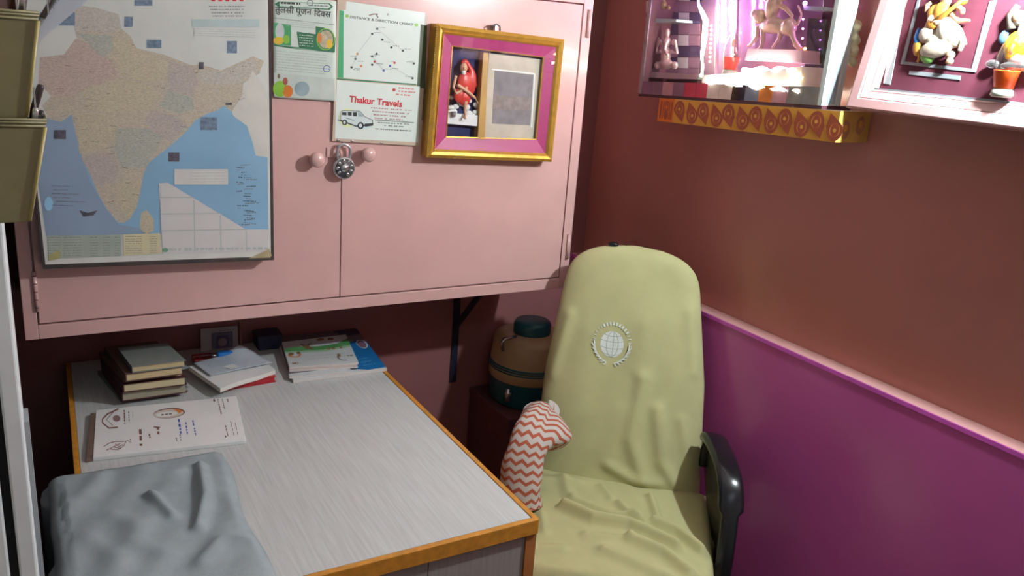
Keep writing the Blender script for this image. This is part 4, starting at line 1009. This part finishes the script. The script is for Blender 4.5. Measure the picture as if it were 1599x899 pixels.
P = Print(emap); P.rect(0, 0, 1, 1, M('faded yellow print paper', (216, 176, 92), rough=.35, var=.14, scale=30, coat=.3)); FADE = M('faded paisley', (190, 140, 96), rough=.4, var=.2, scale=60)
for (x, y, s) in ((.25, .4, .2), (.7, .55, .2)): P.ell(x, y, s*.7, s*1.5, FADE); P.ell(x, y+.05, s*.3, s*.6, ORL)
P.build('printed_band', sh)

# ================================================================== mirrored shrine case on the shelf
XA = 1.603; XAB = 1.664; XAK = 1.700
al = thing('shrine_case', 'mirror lined glass shrine case with glowing lights standing on the yellow banded shelf', 'shrine', (1.65, 1.65, 1.535))
AY0, AY1 = 1.348, 2.020
zb = lambda y: zT(y)+.0005 if y < yfar else zT(yfar)+.0005-(y-yfar)*.048
ZTOP = 2.02
AWH = M('worn white blue laminate', (206, 216, 212), rough=.4, var=.18, scale=26, stretch=(6, 6, .7))
AGR = M('grey worn strip', (150, 164, 172), rough=.4, var=.3, scale=30, stretch=(6, 6, .7))
SMOK = M('smoky mirror', (146, 112, 134), rough=.16, metal=.3, var=.12, scale=8)
DKM = M('dark mirror panel', (54, 56, 64), rough=.08, metal=.6)
BURG = M('burgundy shrine board', (92, 52, 62), rough=.6, var=.1)
def seg(mb, y0, y1, z0, z1, x0, x1, mat): mb.hexa([Vector((x0, y0, z0)), Vector((x0, y1, z0)), Vector((x0, y1, z1)), Vector((x0, y0, z1)), Vector((x1, y0, z0)), Vector((x1, y1, z0)), Vector((x1, y1, z1)), Vector((x1, y0, z1))], mat)
mb = MB()
mb.hexa([Vector((XA, AY0, zb(AY0))), Vector((XA, AY1, zb(AY1))), Vector((XA, AY1, zb(AY1)+.008)), Vector((XA, AY0, zb(AY0)+.008)), Vector((XAK, AY0, zb(AY0))), Vector((XAK, AY1, zb(AY1))), Vector((XAK, AY1, zb(AY1)+.008)), Vector((XAK, AY0, zb(AY0)+.008))], BURG)
seg(mb, AY0, AY1, ZTOP-.01, ZTOP, XA, XAK, BURG); seg(mb, AY1-.012, AY1, zb(AY1)+.008, ZTOP-.01, XA, XAK, BURG)
seg(mb, AY0+.06, AY1-.012, 1.50+.03, ZTOP-.01, XAK-.004, XAK, BURG)
mb.build('carcass', al)
mb = MB()   # near end panel, white, with a grey worn strip
seg(mb, AY0, AY0+.010, zb(AY0)+.0085, ZTOP-.011, XA, XAB, AWH); seg(mb, AY0-.0008, AY0, zb(AY0)+.012, ZTOP-.012, XA+.012, XA+.040, AGR)
mb.build('end_panel', al)
mb = MB(); seg(mb, AY0, AY0+.012, zb(AY0)+.008, ZTOP-.01, XA-.003, XA-.0005, AWH); mb.build('front_stile', al)
mb = MB(); seg(mb, AY1-.015, AY1, zb(AY1)+.008, ZTOP-.01, XA-.003, XA-.0005, SILVER); mb.build('front_stile', al)
# bottom mirror rail with images; its reflection patches are painted in as colour
XR = XA-.003
def rail(y): return zb(y)
mb = MB(); r0, r1 = AY1-.016, AY0+.013
RCOL = [SMOK, SMOK, M('pink reflection patch', (196, 150, 160), rough=.25, metal=.4, var=.1), SMOK, M('rose reflection patch', (186, 60, 84), rough=.3, metal=.3), M('rose reflection patch', (186, 60, 84), rough=.3, metal=.3), M('pearl reflection patch', (198, 196, 190), rough=.3, metal=.4), M('pearl reflection patch', (198, 196, 190), rough=.3, metal=.4), DKM, M('blue grey reflection patch', (120, 134, 156), rough=.3, metal=.4), ORANGE, M('pink reflection patch', (196, 150, 160)), M('grey foil', (136, 136, 132), rough=.35, metal=.5, var=.2), M('grey foil', (136, 136, 132))]
for i, mt in enumerate(RCOL):
    a = r0+(r1-r0)*i/len(RCOL); b = r0+(r1-r0)*(i+1)/len(RCOL)-.0006*(-1)
    za, zb2 = rail(a)+.008, rail(b)+.008
    hh = .036+.006*i/len(RCOL)
    mb.hexa([Vector((XR, a, za)), Vector((XR, b, zb2)), Vector((XR, b, zb2+hh)), Vector((XR, a, za+hh)), Vector((XA-.0005, a, za)), Vector((XA-.0005, b, zb2)), Vector((XA-.0005, b, zb2+hh)), Vector((XA-.0005, a, za+hh))], mt)
mb.build('bottom_rail', al)
# mirror lining behind, tiles of the left bay
def AX_(x, y, X): return PX(x, y, X)
XM = 1.690
def quad(mb, pxs, X, mat, th=.003): mb.prism([PX(x, y, X) for x, y in pxs], (th, 0, 0), mat)
mb = MB()
quad(mb, [(1092, -60), (1290, -60), (1275, 140), (1100, 122)], XM, SMOK)
quad(mb, [(1262, 28), (1290, 30), (1280, 132), (1254, 130)], XM-.006, DKM)
mb.build('mirror_back', al)
mb = MB(); TILEC = [M('white mirror tile', (226, 218, 226), rough=.15, metal=.5), M('violet mirror tile', (190, 140, 210), rough=.15, metal=.5), SMOK, M('dark violet tile', (96, 84, 120), rough=.12, metal=.6)]
rn = random.Random(5)
for r_ in range(-3, 7):
    for c_ in range(5):
        x0 = 1009+c_*17-r_*.4; y0 = 2+r_*17.5
        if y0 > 110: continue
        mt = TILEC[0] if (r_+c_) % 2 == 0 and c_ in (0, 1, 3) else rn.choice([TILEC[2], TILEC[3], TILEC[2]])
        if c_ == 0 and r_ in (3, 2): mt = TILEC[1] if r_ == 3 else TILEC[3]
        quad(mb, [(x0, y0), (x0+16.4, y0+.4), (x0+16.2, y0+17), (x0-.2, y0+16.6)], XM-.004, mt)
mb.build('mirror_tiles', al)
GSE = M('glass shelf edge', (190, 214, 216), rough=.1, metal=.3)
for pxs, mt, th in (([(1006, 112), (1092, 116), (1090, 124), (1004, 121)], SILVER, .05), ([(1008, 28), (1056, 30), (1056, 34), (1009, 36)], GSE, .06), ([(1254, 9), (1292, 11), (1291, 17), (1255, 16)], GSE, .06)):
    mb = MB(); quad(mb, pxs, XA+.022, mt, th); mb.build('inner_shelf', al)
# pillars
mb = MB(); PILL = M('rose pearl pillar', (206, 170, 186), rough=.2, metal=.4)
for (a, b) in ((1122, 1118), (1152, 1148)): MB().tube([PX(a, -60, XA+.05), PX(b, 130, XA+.05)], .006, PILL).build('pillar', al)
# shining trays in the middle
mb = MB(); PED = M('pearly pink pedestal', (226, 190, 206), rough=.3, var=.05); TRAY = M('white marble tray', (236, 232, 230), rough=.35)
quad(mb, [(1168, 76), (1252, 78), (1252, 98), (1163, 94)], XA+.018, PED, .065)
mb.build('pedestal', al)
mb = MB(); quad(mb, [(1096, 118), (1252, 104), (1250, 140), (1096, 138)], XA+.004, TRAY, .08); mb.build('tray', al)
# gilded deity group
def figure(mb, items, X, mat, s=.00158):
    for it in items:
        if it[0] == 'e':
            _, x, y, rx, ry, dp = it[:6]; mb.ell(PX(x, y, X+dp), (max(.006, min(rx, ry)*s*.8), rx*s, ry*s), mat, n=14)
        else:
            _, pts_, rs = it[:3]; mb.tube([PX(p[0], p[1], X+(p[2] if len(p) > 2 else 0)) for p in pts_], [q*s for q in rs], mat, n=8)
GILT = M('gilded resin', (244, 214, 184), rough=.25, metal=.3, var=.15, scale=60)
mb = MB()
figure(mb, [('e', 1208, 40, 26, 13, 0), ('e', 1232, 42, 14, 14, 0), ('e', 1186, 26, 12, 12, 0), ('e', 1178, 22, 7, 7, -.006), ('t', [(1190, 40), (1192, 60), (1188, 74), (1184, 78)], [5, 4, 3, 4]), ('t', [(1184, 40, .01), (1182, 58, .01), (1172, 70, .01), (1168, 72, .01)], [5, 4, 3, 3]), ('t', [(1222, 46), (1216, 62), (1206, 76)], [5, 3.5, 3]), ('t', [(1236, 48), (1240, 62), (1248, 74)], [6, 4, 4]), ('t', [(1245, 40), (1252, 22), (1246, 8)], [2.5, 2, 2]),
 ('e', 1206, 12, 13, 20, 0), ('e', 1206, -14, 9, 10, 0), ('t', [(1200, 4), (1190, -6), (1192, -22)], [4, 3, 3]), ('t', [(1214, 6), (1228, 14), (1238, 26)], [5, 4, 3]), ('t', [(1214, 2), (1230, -4), (1240, -16)], [4, 3, 3]), ('t', [(1210, 26), (1200, 34), (1196, 48)], [6, 5, 3.5]), ('t', [(1240, 68), (1252, 78), (1248, 88)], [4, 5, 3])], XA+.045, GILT)
mb.build('deity_figure', al, remesh=.0022)
# silver seated figure of the left bay
mb = MB(); ROSY = M('rosy silver figure', (206, 176, 176), rough=.3, metal=.45, var=.12, scale=80)
figure(mb, [('e', 1040, 100, 18, 10, 0), ('e', 1040, 86, 11, 14, 0), ('e', 1041, 66, 9, 10, -.002), ('e', 1042, 52, 6, 9, 0), ('t', [(1041, 66, -.008), (1038, 78, -.012), (1043, 86, -.012)], [4, 3, 2]), ('e', 1030, 66, 5, 6, 0), ('e', 1052, 66, 5, 6, 0), ('t', [(1032, 80), (1024, 84), (1028, 62)], [4, 3, 3]), ('t', [(1048, 80), (1058, 84), (1054, 62)], [4, 3, 3]), ('e', 1027, 102, 9, 7, -.004), ('e', 1053, 102, 9, 7, -.004), ('t', [(1029, 58), (1027, 74)], [2, 2])], XA+.04, ROSY)
mb.build('seated_figure', al, remesh=.0022)
mb = MB(); figure(mb, [('e', 1036, 8, 8, 8, 0), ('e', 1036, -4, 6, 8, 0), ('e', 1028, 12, 5, 4, 0), ('e', 1044, 12, 5, 4, 0)], XA+.045, M('brass figure', (176, 150, 110), rough=.35, metal=.5)); mb.build('upper_figure', al, remesh=.0022)
# strings of lights
def em(name, c, s): return M(name, c, emit=c, es=s, var=0)
EW = em('warm white light string', (255, 244, 220), LED*1.6); EB = em('blue light', (110, 110, 255), LED*1.0); EY = em('amber light', (255, 214, 120), LED); EG = em('green light', (190, 255, 200), LED*.8); EP = em('violet light', (214, 130, 255), LED*1.2); EWV = em('violet white light', (240, 215, 255), LED*1.5); EO = em('orange light', (255, 110, 60), LED*.8)
def bulbs(pos, r_, ms, name='light_string'):
    pos = [Vector(p) for p in pos]; mb = MB()
    if len(pos) > 1: mb.tube(pos, .0009, M('fine wire', (120, 110, 110)), n=5)
    for i, p in enumerate(pos): mb.ell(p, r_, ms[i % len(ms)], n=8)
    mb.build(name, al)
mb = MB(); mb.tube([PX(1090, -10, XA+.03), PX(1091, 8, XA+.03)], .003, EB); mb.tube([PX(1091, 8, XA+.03), PX(1096, 18, XA+.03), PX(1102, 32, XA+.03), PX(1100, 60, XA+.03), PX(1096, 88, XA+.03)], [.0025, .005, .007, .0075, .004], EW); mb.tube([PX(1096, 88, XA+.03), PX(1097, 104, XA+.03), PX(1096, 120, XA+.03)], .0035, EG)
mb.build('glowing_tube', al)
bulbs([PX(1111-.3*i, 40+7*i, XA+.035) for i in range(9)], .0028, [EY, EW])
bulbs([PX(1130, -20+5.5*i, XA+.03) for i in range(16)], .0065, [EWV, EWV, EP])
bulbs([PX(1143, -20+6*i, XA+.035) for i in range(12)], .0055, [EWV, EP])
def glow(pts_, r_):
    MB().tube(pts_, r_, EW).build('glowing_tube', al)
glow([PX(1104+i*5, 127+.55*i+1.2*math.sin(i*1.3), XA+.001) for i in range(30)], [.0052+.0016*math.sin(i*.9) for i in range(30)])
glow([PX(1160+i*5, 109+1.8*math.sin(i*.9), XA+.008) for i in range(18)], [.0050+.0016*math.sin(i*1.3) for i in range(18)])
bulbs([PX(1236+i*4, 120+3*math.sin(i*2.2), XA+.002) for i in range(5)], .0030, [EY, EW])
bulbs([PX(1254-.4*i, 30+15*i, XA+.05) for i in range(6)], .0022, [EP])
bulbs([PX(1257, 76, XA+.03)], .0035, [EO], 'indicator_light'); bulbs([PX(1257, 5, XA+.02)], .005, [EP], 'indicator_light')
g4 = [Vector((XA-.0015, AY0+.013, zb(AY0)+.05)), Vector((XA-.0015, AY1-.016, zb(AY1)+.044)), Vector((XA-.0015, AY1-.016, ZTOP-.01)), Vector((XA-.0015, AY0+.013, ZTOP-.01))]
MB().add(g4, [(0, 1, 2, 3)], glass_mat('case glass', (255, 252, 255), .05)).build('glass', al)

def candle(px, py_base, X, h, label, orange):
    c = PX(px, py_base, X); s = h/.125
    t = thing('candle_lamp', label, 'lamp', c)
    MB().lathe([(.018*s, 0), (.022*s, .004*s), (.020*s, .014*s), (.016*s, .018*s)], c, M('pale green grey socket', (176, 184, 172), rough=.4), n=24).build('socket', t)
    MB().lathe([(.0165*s, .018*s), (.019*s, .02*s), (.0245*s, .052*s), (.025*s, .054*s)], c, M('cup '+str(orange), orange, rough=.3, emit=orange, es=.12), n=28).build('cup', t)
    MB().lathe([(.0245*s, .054*s), (.0255*s, .066*s), (.0245*s, .082*s), (.019*s, .104*s), (.011*s, .120*s), (.004*s, .127*s), (0, .128*s)], c, glass_mat('clear bulb plastic', (245, 245, 245), .12, .05), n=28).build('flame_bulb', t)
    MB().tube([c+Vector((0, 0, .085*s)), c+Vector((0, .002, .095*s)), c+Vector((0, -.001, .106*s))], .003*s, em('red filament', (255, 90, 60), 3.0)).build('filament', t)
    return t
cq_ = PX(1138, 136, XA-.028)
candle(1138, 118, XA+.028, .108, 'clear flame shaped lamp with a red cup standing inside the mirrored shrine case', (230, 70, 66))

# dried garland stuffed between the shrine case and the pink frame
mb = MB(); GAR = M('cream garland fluff', (214, 208, 168), rough=.95, var=.25, scale=60)
gc = PX(1330, 70, 1.684)
gc = PX(1331, 66, 1.678)
for i in range(14):
    t_ = i/13; mb.ell(gc+Vector((.006*math.sin(i*2.1), .008*math.cos(i*1.7), .045-.09*t_)), (.012, .012*(.7+.6*math.sin(math.pi*t_)), .011), GAR, n=10)
gr = mb.build('garland', remesh=.003, loc=(gc.x, gc.y, gc.z)); tag(gr, 'cream dried garland hanging between the mirrored shrine case and the pink frame', 'garland')

# ================================================================== pink framed shrine box leaning on the wall
FB = Vector((1.604, 1.285, 1.557)); FV = Vector((.2, 0, .98)).normalized(); FU = Vector((0, -1, 0)); FN = Vector((-FV.z, 0, FV.x))
FW, FH = .60, .325
pf = thing('framed_shrine', 'pale pink framed glass shrine with figurines, right of the mirrored case', 'frame', FB)
def fp(u, v, d): return FB+FU*u+FV*v+FN*d          # d towards the room
PKF = M('pale pink moulding', (204, 160, 160), rough=.35, var=.05)
def fring(mb, o, i, do, di, back, mat):
    O = [(o, o), (FW-o, o), (FW-o, FH-o), (o, FH-o)]; I = [(i, i), (FW-i, i), (FW-i, FH-i), (i, FH-i)]
    for k in range(4):
        j = (k+1) % 4
        mb.hexa([fp(*O[k], do), fp(*O[j], do), fp(*I[j], di), fp(*I[k], di), fp(*O[k], back), fp(*O[j], back), fp(*I[j], back), fp(*I[k], back)], mat)
DB = -.030
mb = MB(); fring(mb, 0, .004, -.003, 0, DB, PKF); fring(mb, .004, .022, 0, -.001, DB, PKF); fring(mb, .022, .026, -.001, -.006, DB, PKF); fring(mb, .026, .043, -.004, -.011, DB, PKF); fring(mb, .043, .047, -.010, -.013, DB, PKF)
mb.build('moulding', pf)
VEL = M('maroon velvet', (104, 44, 62), rough=.95, var=.12, scale=30)
mb = MB(); mb.hexa([fp(.03, .03, DB), fp(FW-.03, .03, DB), fp(FW-.03, FH-.03, DB), fp(.03, FH-.03, DB), fp(.03, .03, DB-.003), fp(FW-.03, .03, DB-.003), fp(FW-.03, FH-.03, DB-.003), fp(.03, FH-.03, DB-.003)], VEL); mb.build('backing', pf)
def FPX(x, y, d):
    return hit(x, y, FB+FN*d, FN)
D1 = DB+.002
def fquad(mb, pxs, d, mat, th=.002): mb.prism([FPX(x, y, d) for x, y in pxs], FN*-th, mat)
mb = MB()
fquad(mb, [(1405, -20), (1418, -20), (1390, 132), (1379, 130)], D1, MIRROR)
MS = M('silver mirror strip', (176, 184, 190), rough=.12, metal=.35, var=.15, scale=40)
fquad(mb, [(1436, -14), (1440, -14), (1412, 98), (1406, 100)], D1, MS); fquad(mb, [(1406, 100), (1412, 96), (1517, 107), (1523, 113)], D1, MS); fquad(mb, [(1517, 107), (1523, 113), (1556, 0), (1545, 2)], D1, MS); fquad(mb, [(1420, 110), (1500, 118), (1499, 125), (1419, 116)], D1, MS)
mb.build('mirror_strip', pf)
mb = MB(); mb.hexa([fp(.045, .047, DB), fp(FW-.045, .047, DB), fp(FW-.045, .051, DB), fp(.045, .051, DB), fp(.045, .047, -.014), fp(FW-.045, .047, -.014), fp(FW-.045, .051, -.014), fp(.045, .051, -.014)], MS); mb.build('floor_mirror', pf)
def ffig(mb, items, d, mat, s=.00150):
    B = Matrix((FU, FV, FN)).transposed()
    for it in items:
        if it[0] == 'e':
            _, x, y, rx, ry, dp = it[:6]; rot_ = it[6] if len(it) > 6 else 0
            mb.ell(FPX(x, y, d+dp), (rx*s, ry*s, max(.004, min(rx, ry)*s*.7)), mat, rot=B @ Matrix.Rotation(rot_, 3, 'Z'), n=14)
        else:
            _, pts_, rs = it[:3]; mb.tube([FPX(p[0], p[1], d+(p[2] if len(p) > 2 else 0)) for p in pts_], [q*s for q in rs], mat, n=8)
DF = DB+.010
CREAM = M('cream painted sari', (190, 178, 160), rough=.45, var=.10, scale=60); OCH = M('ochre painted cloth', (198, 140, 60), rough=.45, var=.15, scale=60); PMAR = M('maroon painted blouse', (120, 56, 56), rough=.5); PBRN = M('brown painted instrument', (176, 120, 48), rough=.4, var=.15)
mb = MB(); ffig(mb, [('e', 1449, 54, 13, 13, 0), ('e', 1462, 76, 24, 13, .003, .25), ('e', 1478, 48, 14, 20, .002, .5), ('e', 1490, 62, 12, 12, .0, .6), ('e', 1460, 64, 14, 10, .003), ('t', [(1483, 36), (1494, 50), (1504, 66), (1498, 80)], [7, 8, 5, 3]), ('e', 1500, 60, 7, 5, 0), ('e', 1506, 68, 4, 3, 0), ('e', 1474, 12, 6, 13, 0, -.5)], DF, CREAM); mb.build('figurine_sari', pf, remesh=.0016)
mb = MB(); ffig(mb, [('e', 1470, 18, 12, 14, 0), ('e', 1458, 20, 9, 12, 0), ('e', 1455, 42, 11, 9, 0)], DF, OCH); mb.build('figurine_blouse', pf, remesh=.0016)
mb = MB(); ffig(mb, [('e', 1478, -6, 8, 10, .002), ('t', [(1474, 2), (1470, 10)], [4, 4]), ('t', [(1456, 26, .004), (1452, 32, .008), (1464, 36, .010), (1472, 34, .010)], [5, 5, 4.5, 3]), ('t', [(1452, 12), (1447, 18), (1448, 8), (1454, 4)], [4, 3.5, 3.5, 3]), ('t', [(1486, 22), (1496, 33), (1508, 32), (1515, 32)], [4.5, 4, 3, 2]), ('t', [(1492, 8, .004), (1503, 16, .006), (1503, 22, .006)], [4, 4, 3])], DF, SKIN); mb.build('figurine_body', pf, remesh=.0014)
mb = MB(); ffig(mb, [('e', 1483, 96, 6, 5, .004), ('e', 1484, 86, 7, 6, .002)], DF, SKIN); mb.build('figurine_foot', pf, remesh=.0014)
mb = MB(); ffig(mb, [('t', [(1455, 36, .010), (1476, 22, .012), (1508, -4, .012)], [4, 3, 2.5]), ('e', 1456, 38, 10, 8, .007), ('e', 1504, 0, 7, 7, .007)], DF, PBRN); mb.build('figurine_instrument', pf)
mb = MB(); ffig(mb, [('e', 1433, 74, 7, 13, 0, .3), ('t', [(1436, 84), (1434, 94), (1432, 97)], [2, 1.5, 2])], DF, OCH); ffig(mb, [('t', [(1434, 68), (1432, 58), (1434, 48), (1436, 44)], [5, 4.5, 2.5, 2])], DF, M('blue painted bird neck', (36, 116, 190), rough=.4)); ffig(mb, [('e', 1448, 90, 11, 8, 0, -.3)], DF, M('green painted tail', (110, 160, 80), rough=.4, var=.2)); mb.build('figurine_bird', pf)
# second figurine, cut by the photo's edge
mb = MB(); ffig(mb, [('e', 1586, 70, 14, 18, .004), ('e', 1580, 84, 9, 9, .004), ('e', 1604, 78, 12, 16, .002)], DF, M('yellow painted robe', (232, 190, 30), rough=.4, var=.06)); mb.build('robed_figurine', pf, remesh=.0018)
mb = MB(); ffig(mb, [('e', 1606, 50, 14, 24, 0), ('e', 1600, 92, 22, 12, 0), ('e', 1594, 30, 9, 9, 0)], DF, M('white painted cloth', (206, 202, 204), rough=.4, var=.08)); ffig(mb, [('t', [(1608, 52, .008), (1596, 64, .012), (1584, 72, .012)], [4, 4, 3]), ('e', 1591, 26, 8, 8, .004)], DF, SKIN); ffig(mb, [('e', 1567, 58, 6, 9, 0)], DF, M('blue grey painted gem', (80, 112, 136), rough=.3)); ffig(mb, [('t', [(1580, 46), (1578, 24), (1590, 8)], [6, 5, 4])], DF, M('dark painted throne', (104, 96, 88), rough=.5)); mb.build('figurine_cloth', pf)
mb = MB(); ffig(mb, [('e', 1592, 104, 26, 7, .004), ('e', 1550, 100, 10, 6, 0)], DF, SILVER); mb.build('figurine_base', pf)
MB().add([fp(.044, .044, -.0125), fp(FW-.044, .044, -.0125), fp(FW-.044, FH-.044, -.0125), fp(.044, FH-.044, -.0125)], [(0, 1, 2, 3)], glass_mat('frame glass', (255, 255, 255), .05)).build('glass', pf)
cb = fp(.375, .051, -.0215)
# the flame lamp stands on the frame's inner floor
c = FPX(1563, 152, -.008)
def candle_at(c, s, label, orange):
    t = thing('candle_lamp', label, 'lamp', c)
    MB().lathe([(.018*s, 0), (.022*s, .004*s), (.020*s, .014*s), (.016*s, .018*s)], c, M('pale green grey socket', (176, 184, 172), rough=.4), n=24).build('socket', t)
    MB().lathe([(.0165*s, .018*s), (.019*s, .02*s), (.0245*s, .052*s), (.025*s, .054*s)], c, M('cup '+str(orange), orange, rough=.3), n=28).build('cup', t)
    MB().lathe([(.0245*s, .054*s), (.0255*s, .066*s), (.0245*s, .082*s), (.019*s, .104*s), (.011*s, .120*s), (.004*s, .127*s), (0, .128*s)], c, glass_mat('clear bulb plastic', (245, 245, 245), .12, .05), n=28).build('flame_bulb', t)
    MB().tube([c+Vector((0, 0, .085*s)), c+Vector((0, .002, .095*s)), c+Vector((0, -.001, .106*s))], .003*s, em('red filament', (255, 90, 60), 3.0)).build('filament', t)
candle_at(c, .92, 'clear flame shaped lamp with an orange cup at the bottom of the pink framed shrine', (226, 92, 30))

# ================================================================== olive pen pockets on the white post at the far left
OLIVE = M('olive plastic', (142, 136, 100), rough=.45, var=.06)
OLIVEL = M('pale olive plastic rim', (190, 178, 118), rough=.45, var=.06)
YP = 1.15
og = thing('pen_organizer', 'olive plastic two pocket pen organizer hung on the white post at far left', 'organizer', (-.03, 1.2, 1.38))
MB().box((-.075, 1.192, 1.40), (-.005, 1.1995, 1.80), OLIVE, bev=.002).build('backboard', og)
def pocket(xc, z0, z1, w0, w1, d0, d1, yb_):
    def sec(t, ins=0.0):
        w_ = w0+(w1-w0)*t-ins; d_ = d0+(d1-d0)*t-ins; z = z0+(z1-z0)*t
        return [Vector((xc-w_/2, yb_-d_, z)), Vector((xc+w_/2, yb_-d_, z)), Vector((xc+w_/2, yb_, z)), Vector((xc-w_/2, yb_, z))]
    mb = MB(); a, b = sec(0), sec(1); ai, bi = [p+Vector((0, 0, .003)) for p in sec(0, .005)], sec(1, .005)
    vs = a+b+ai+bi; fs = [(3, 2, 1, 0)]
    for k in range(4): j = (k+1) % 4; fs += [(k, j, 4+j, 4+k), (8+j, 8+k, 12+k, 12+j), (4+k, 4+j, 12+j, 12+k)]
    fs.append((8, 9, 10, 11)); mb.add(vs, fs, OLIVE)
    o = mb.build('pocket', og, bevel=.0025)
    rb_ = MB(); 
    for k, tt in enumerate((.94, .975, 1.0)):
        q = sec(tt); rb_.tube([q[0], q[1], q[2], q[3]], .0018, OLIVE, n=8, closed=True)
    rb_.build('rim', o)
    ed = MB().tube([sec(.02)[1], sec(.93)[1]], .0022, OLIVEL, n=8); ed.build('corner_edge', o)
    return o
e1 = PY(60, 20, YP); e2 = PY(42, 186, YP); e3 = PY(72, 186, YP); e4 = PY(46, 348, YP)
pocket(-.018, e2.z, e1.z, 2*(e2.x+.018), 2*(e1.x+.018), .036, .05, 1.19)
pocket(-.016, e4.z, e3.z, 2*(e4.x+.016), 2*(e3.x+.016), .036, .05, 1.19)
# pens in the pockets
p1 = PY(64, 132, YP+.02); b1_ = PY(30, 250, YP+.02)
def pen(a, b, r_, body, cap, label, name='pen'):
    t = thing(name, label, 'pen' if name == 'pen' else 'ruler', b)
    MB().tube([b, b.lerp(a, .55)], r_*.9, body).build('barrel', t); MB().tube([b.lerp(a, .55), b.lerp(a, .97), a], [r_, r_, r_*.7], cap).build('cap', t)
    q = b.lerp(a, .6); MB().box(q+Vector((r_*.9, -r_*1.2, 0)), q+Vector((r_*1.4, -r_*.6, (a-b).length*.35)), SILVER).build('clip', t)
DPEN = M('dark brown pen plastic', (54, 44, 46), rough=.3)
pen(p1, PY(28, 260, YP+.02), .0042, DPEN, DPEN, 'dark pen leaning out of the lower olive pocket')
pen(PY(56, 168, YP+.012), PY(42, 300, YP+.012), .0038, SILVER, SILVER, 'silver capped pen in the lower olive pocket')
pen(PY(64, 172, YP+.028), PY(52, 300, YP+.028), .0040, DPEN, DPEN, 'short black pen at the right corner of the lower olive pocket')
pen(PY(25, -30, YP+.02), PY(12, 100, YP+.02), .0042, M('maroon pen plastic', (96, 52, 44), rough=.3), M('maroon pen plastic', (96, 52, 44)), 'maroon pen standing in the upper olive pocket')
pen(PY(40, -24, YP+.012), PY(22, 110, YP+.012), .0040, SILVER, SILVER, 'silver pen standing in the upper olive pocket')
pen(PY(96, -24, YP+.022), PY(30, 90, YP+.022), .0034, M('grey pen plastic', (96, 94, 96), rough=.3), M('grey pen plastic', (96, 94, 96)), 'thin grey pen slanting to the right out of the upper pocket')
ra, rbq = PY(128, -14, YP+.03), PY(30, 70, YP+.03)
rt = thing('ruler', 'pale translucent plastic ruler slanting out of the upper olive pocket', 'ruler', rbq)
dd = (ra-rbq).normalized(); nn = dd.cross(Vector((0, 1, 0))).normalized()
MB().prism([rbq-nn*.011, ra-nn*.011, ra+nn*.011, rbq+nn*.011], (0, .0016, 0), M('pale blue plastic', (206, 216, 230), rough=.2)).build('blade', rt)
mb = MB(); 
for k in range(24):
    q = rbq.lerp(ra, .05+.037*k); mb.prism([q+nn*.011-dd*.0002-Vector((0, .0002, 0)), q+nn*.011+dd*.0002-Vector((0, .0002, 0)), q+nn*(.007 if k % 5 else .004)+dd*.0002-Vector((0, .0002, 0)), q+nn*(.007 if k % 5 else .004)-dd*.0002-Vector((0, .0002, 0))], (0, .0001, 0), INK)
mb.build('scale_marks', rt)
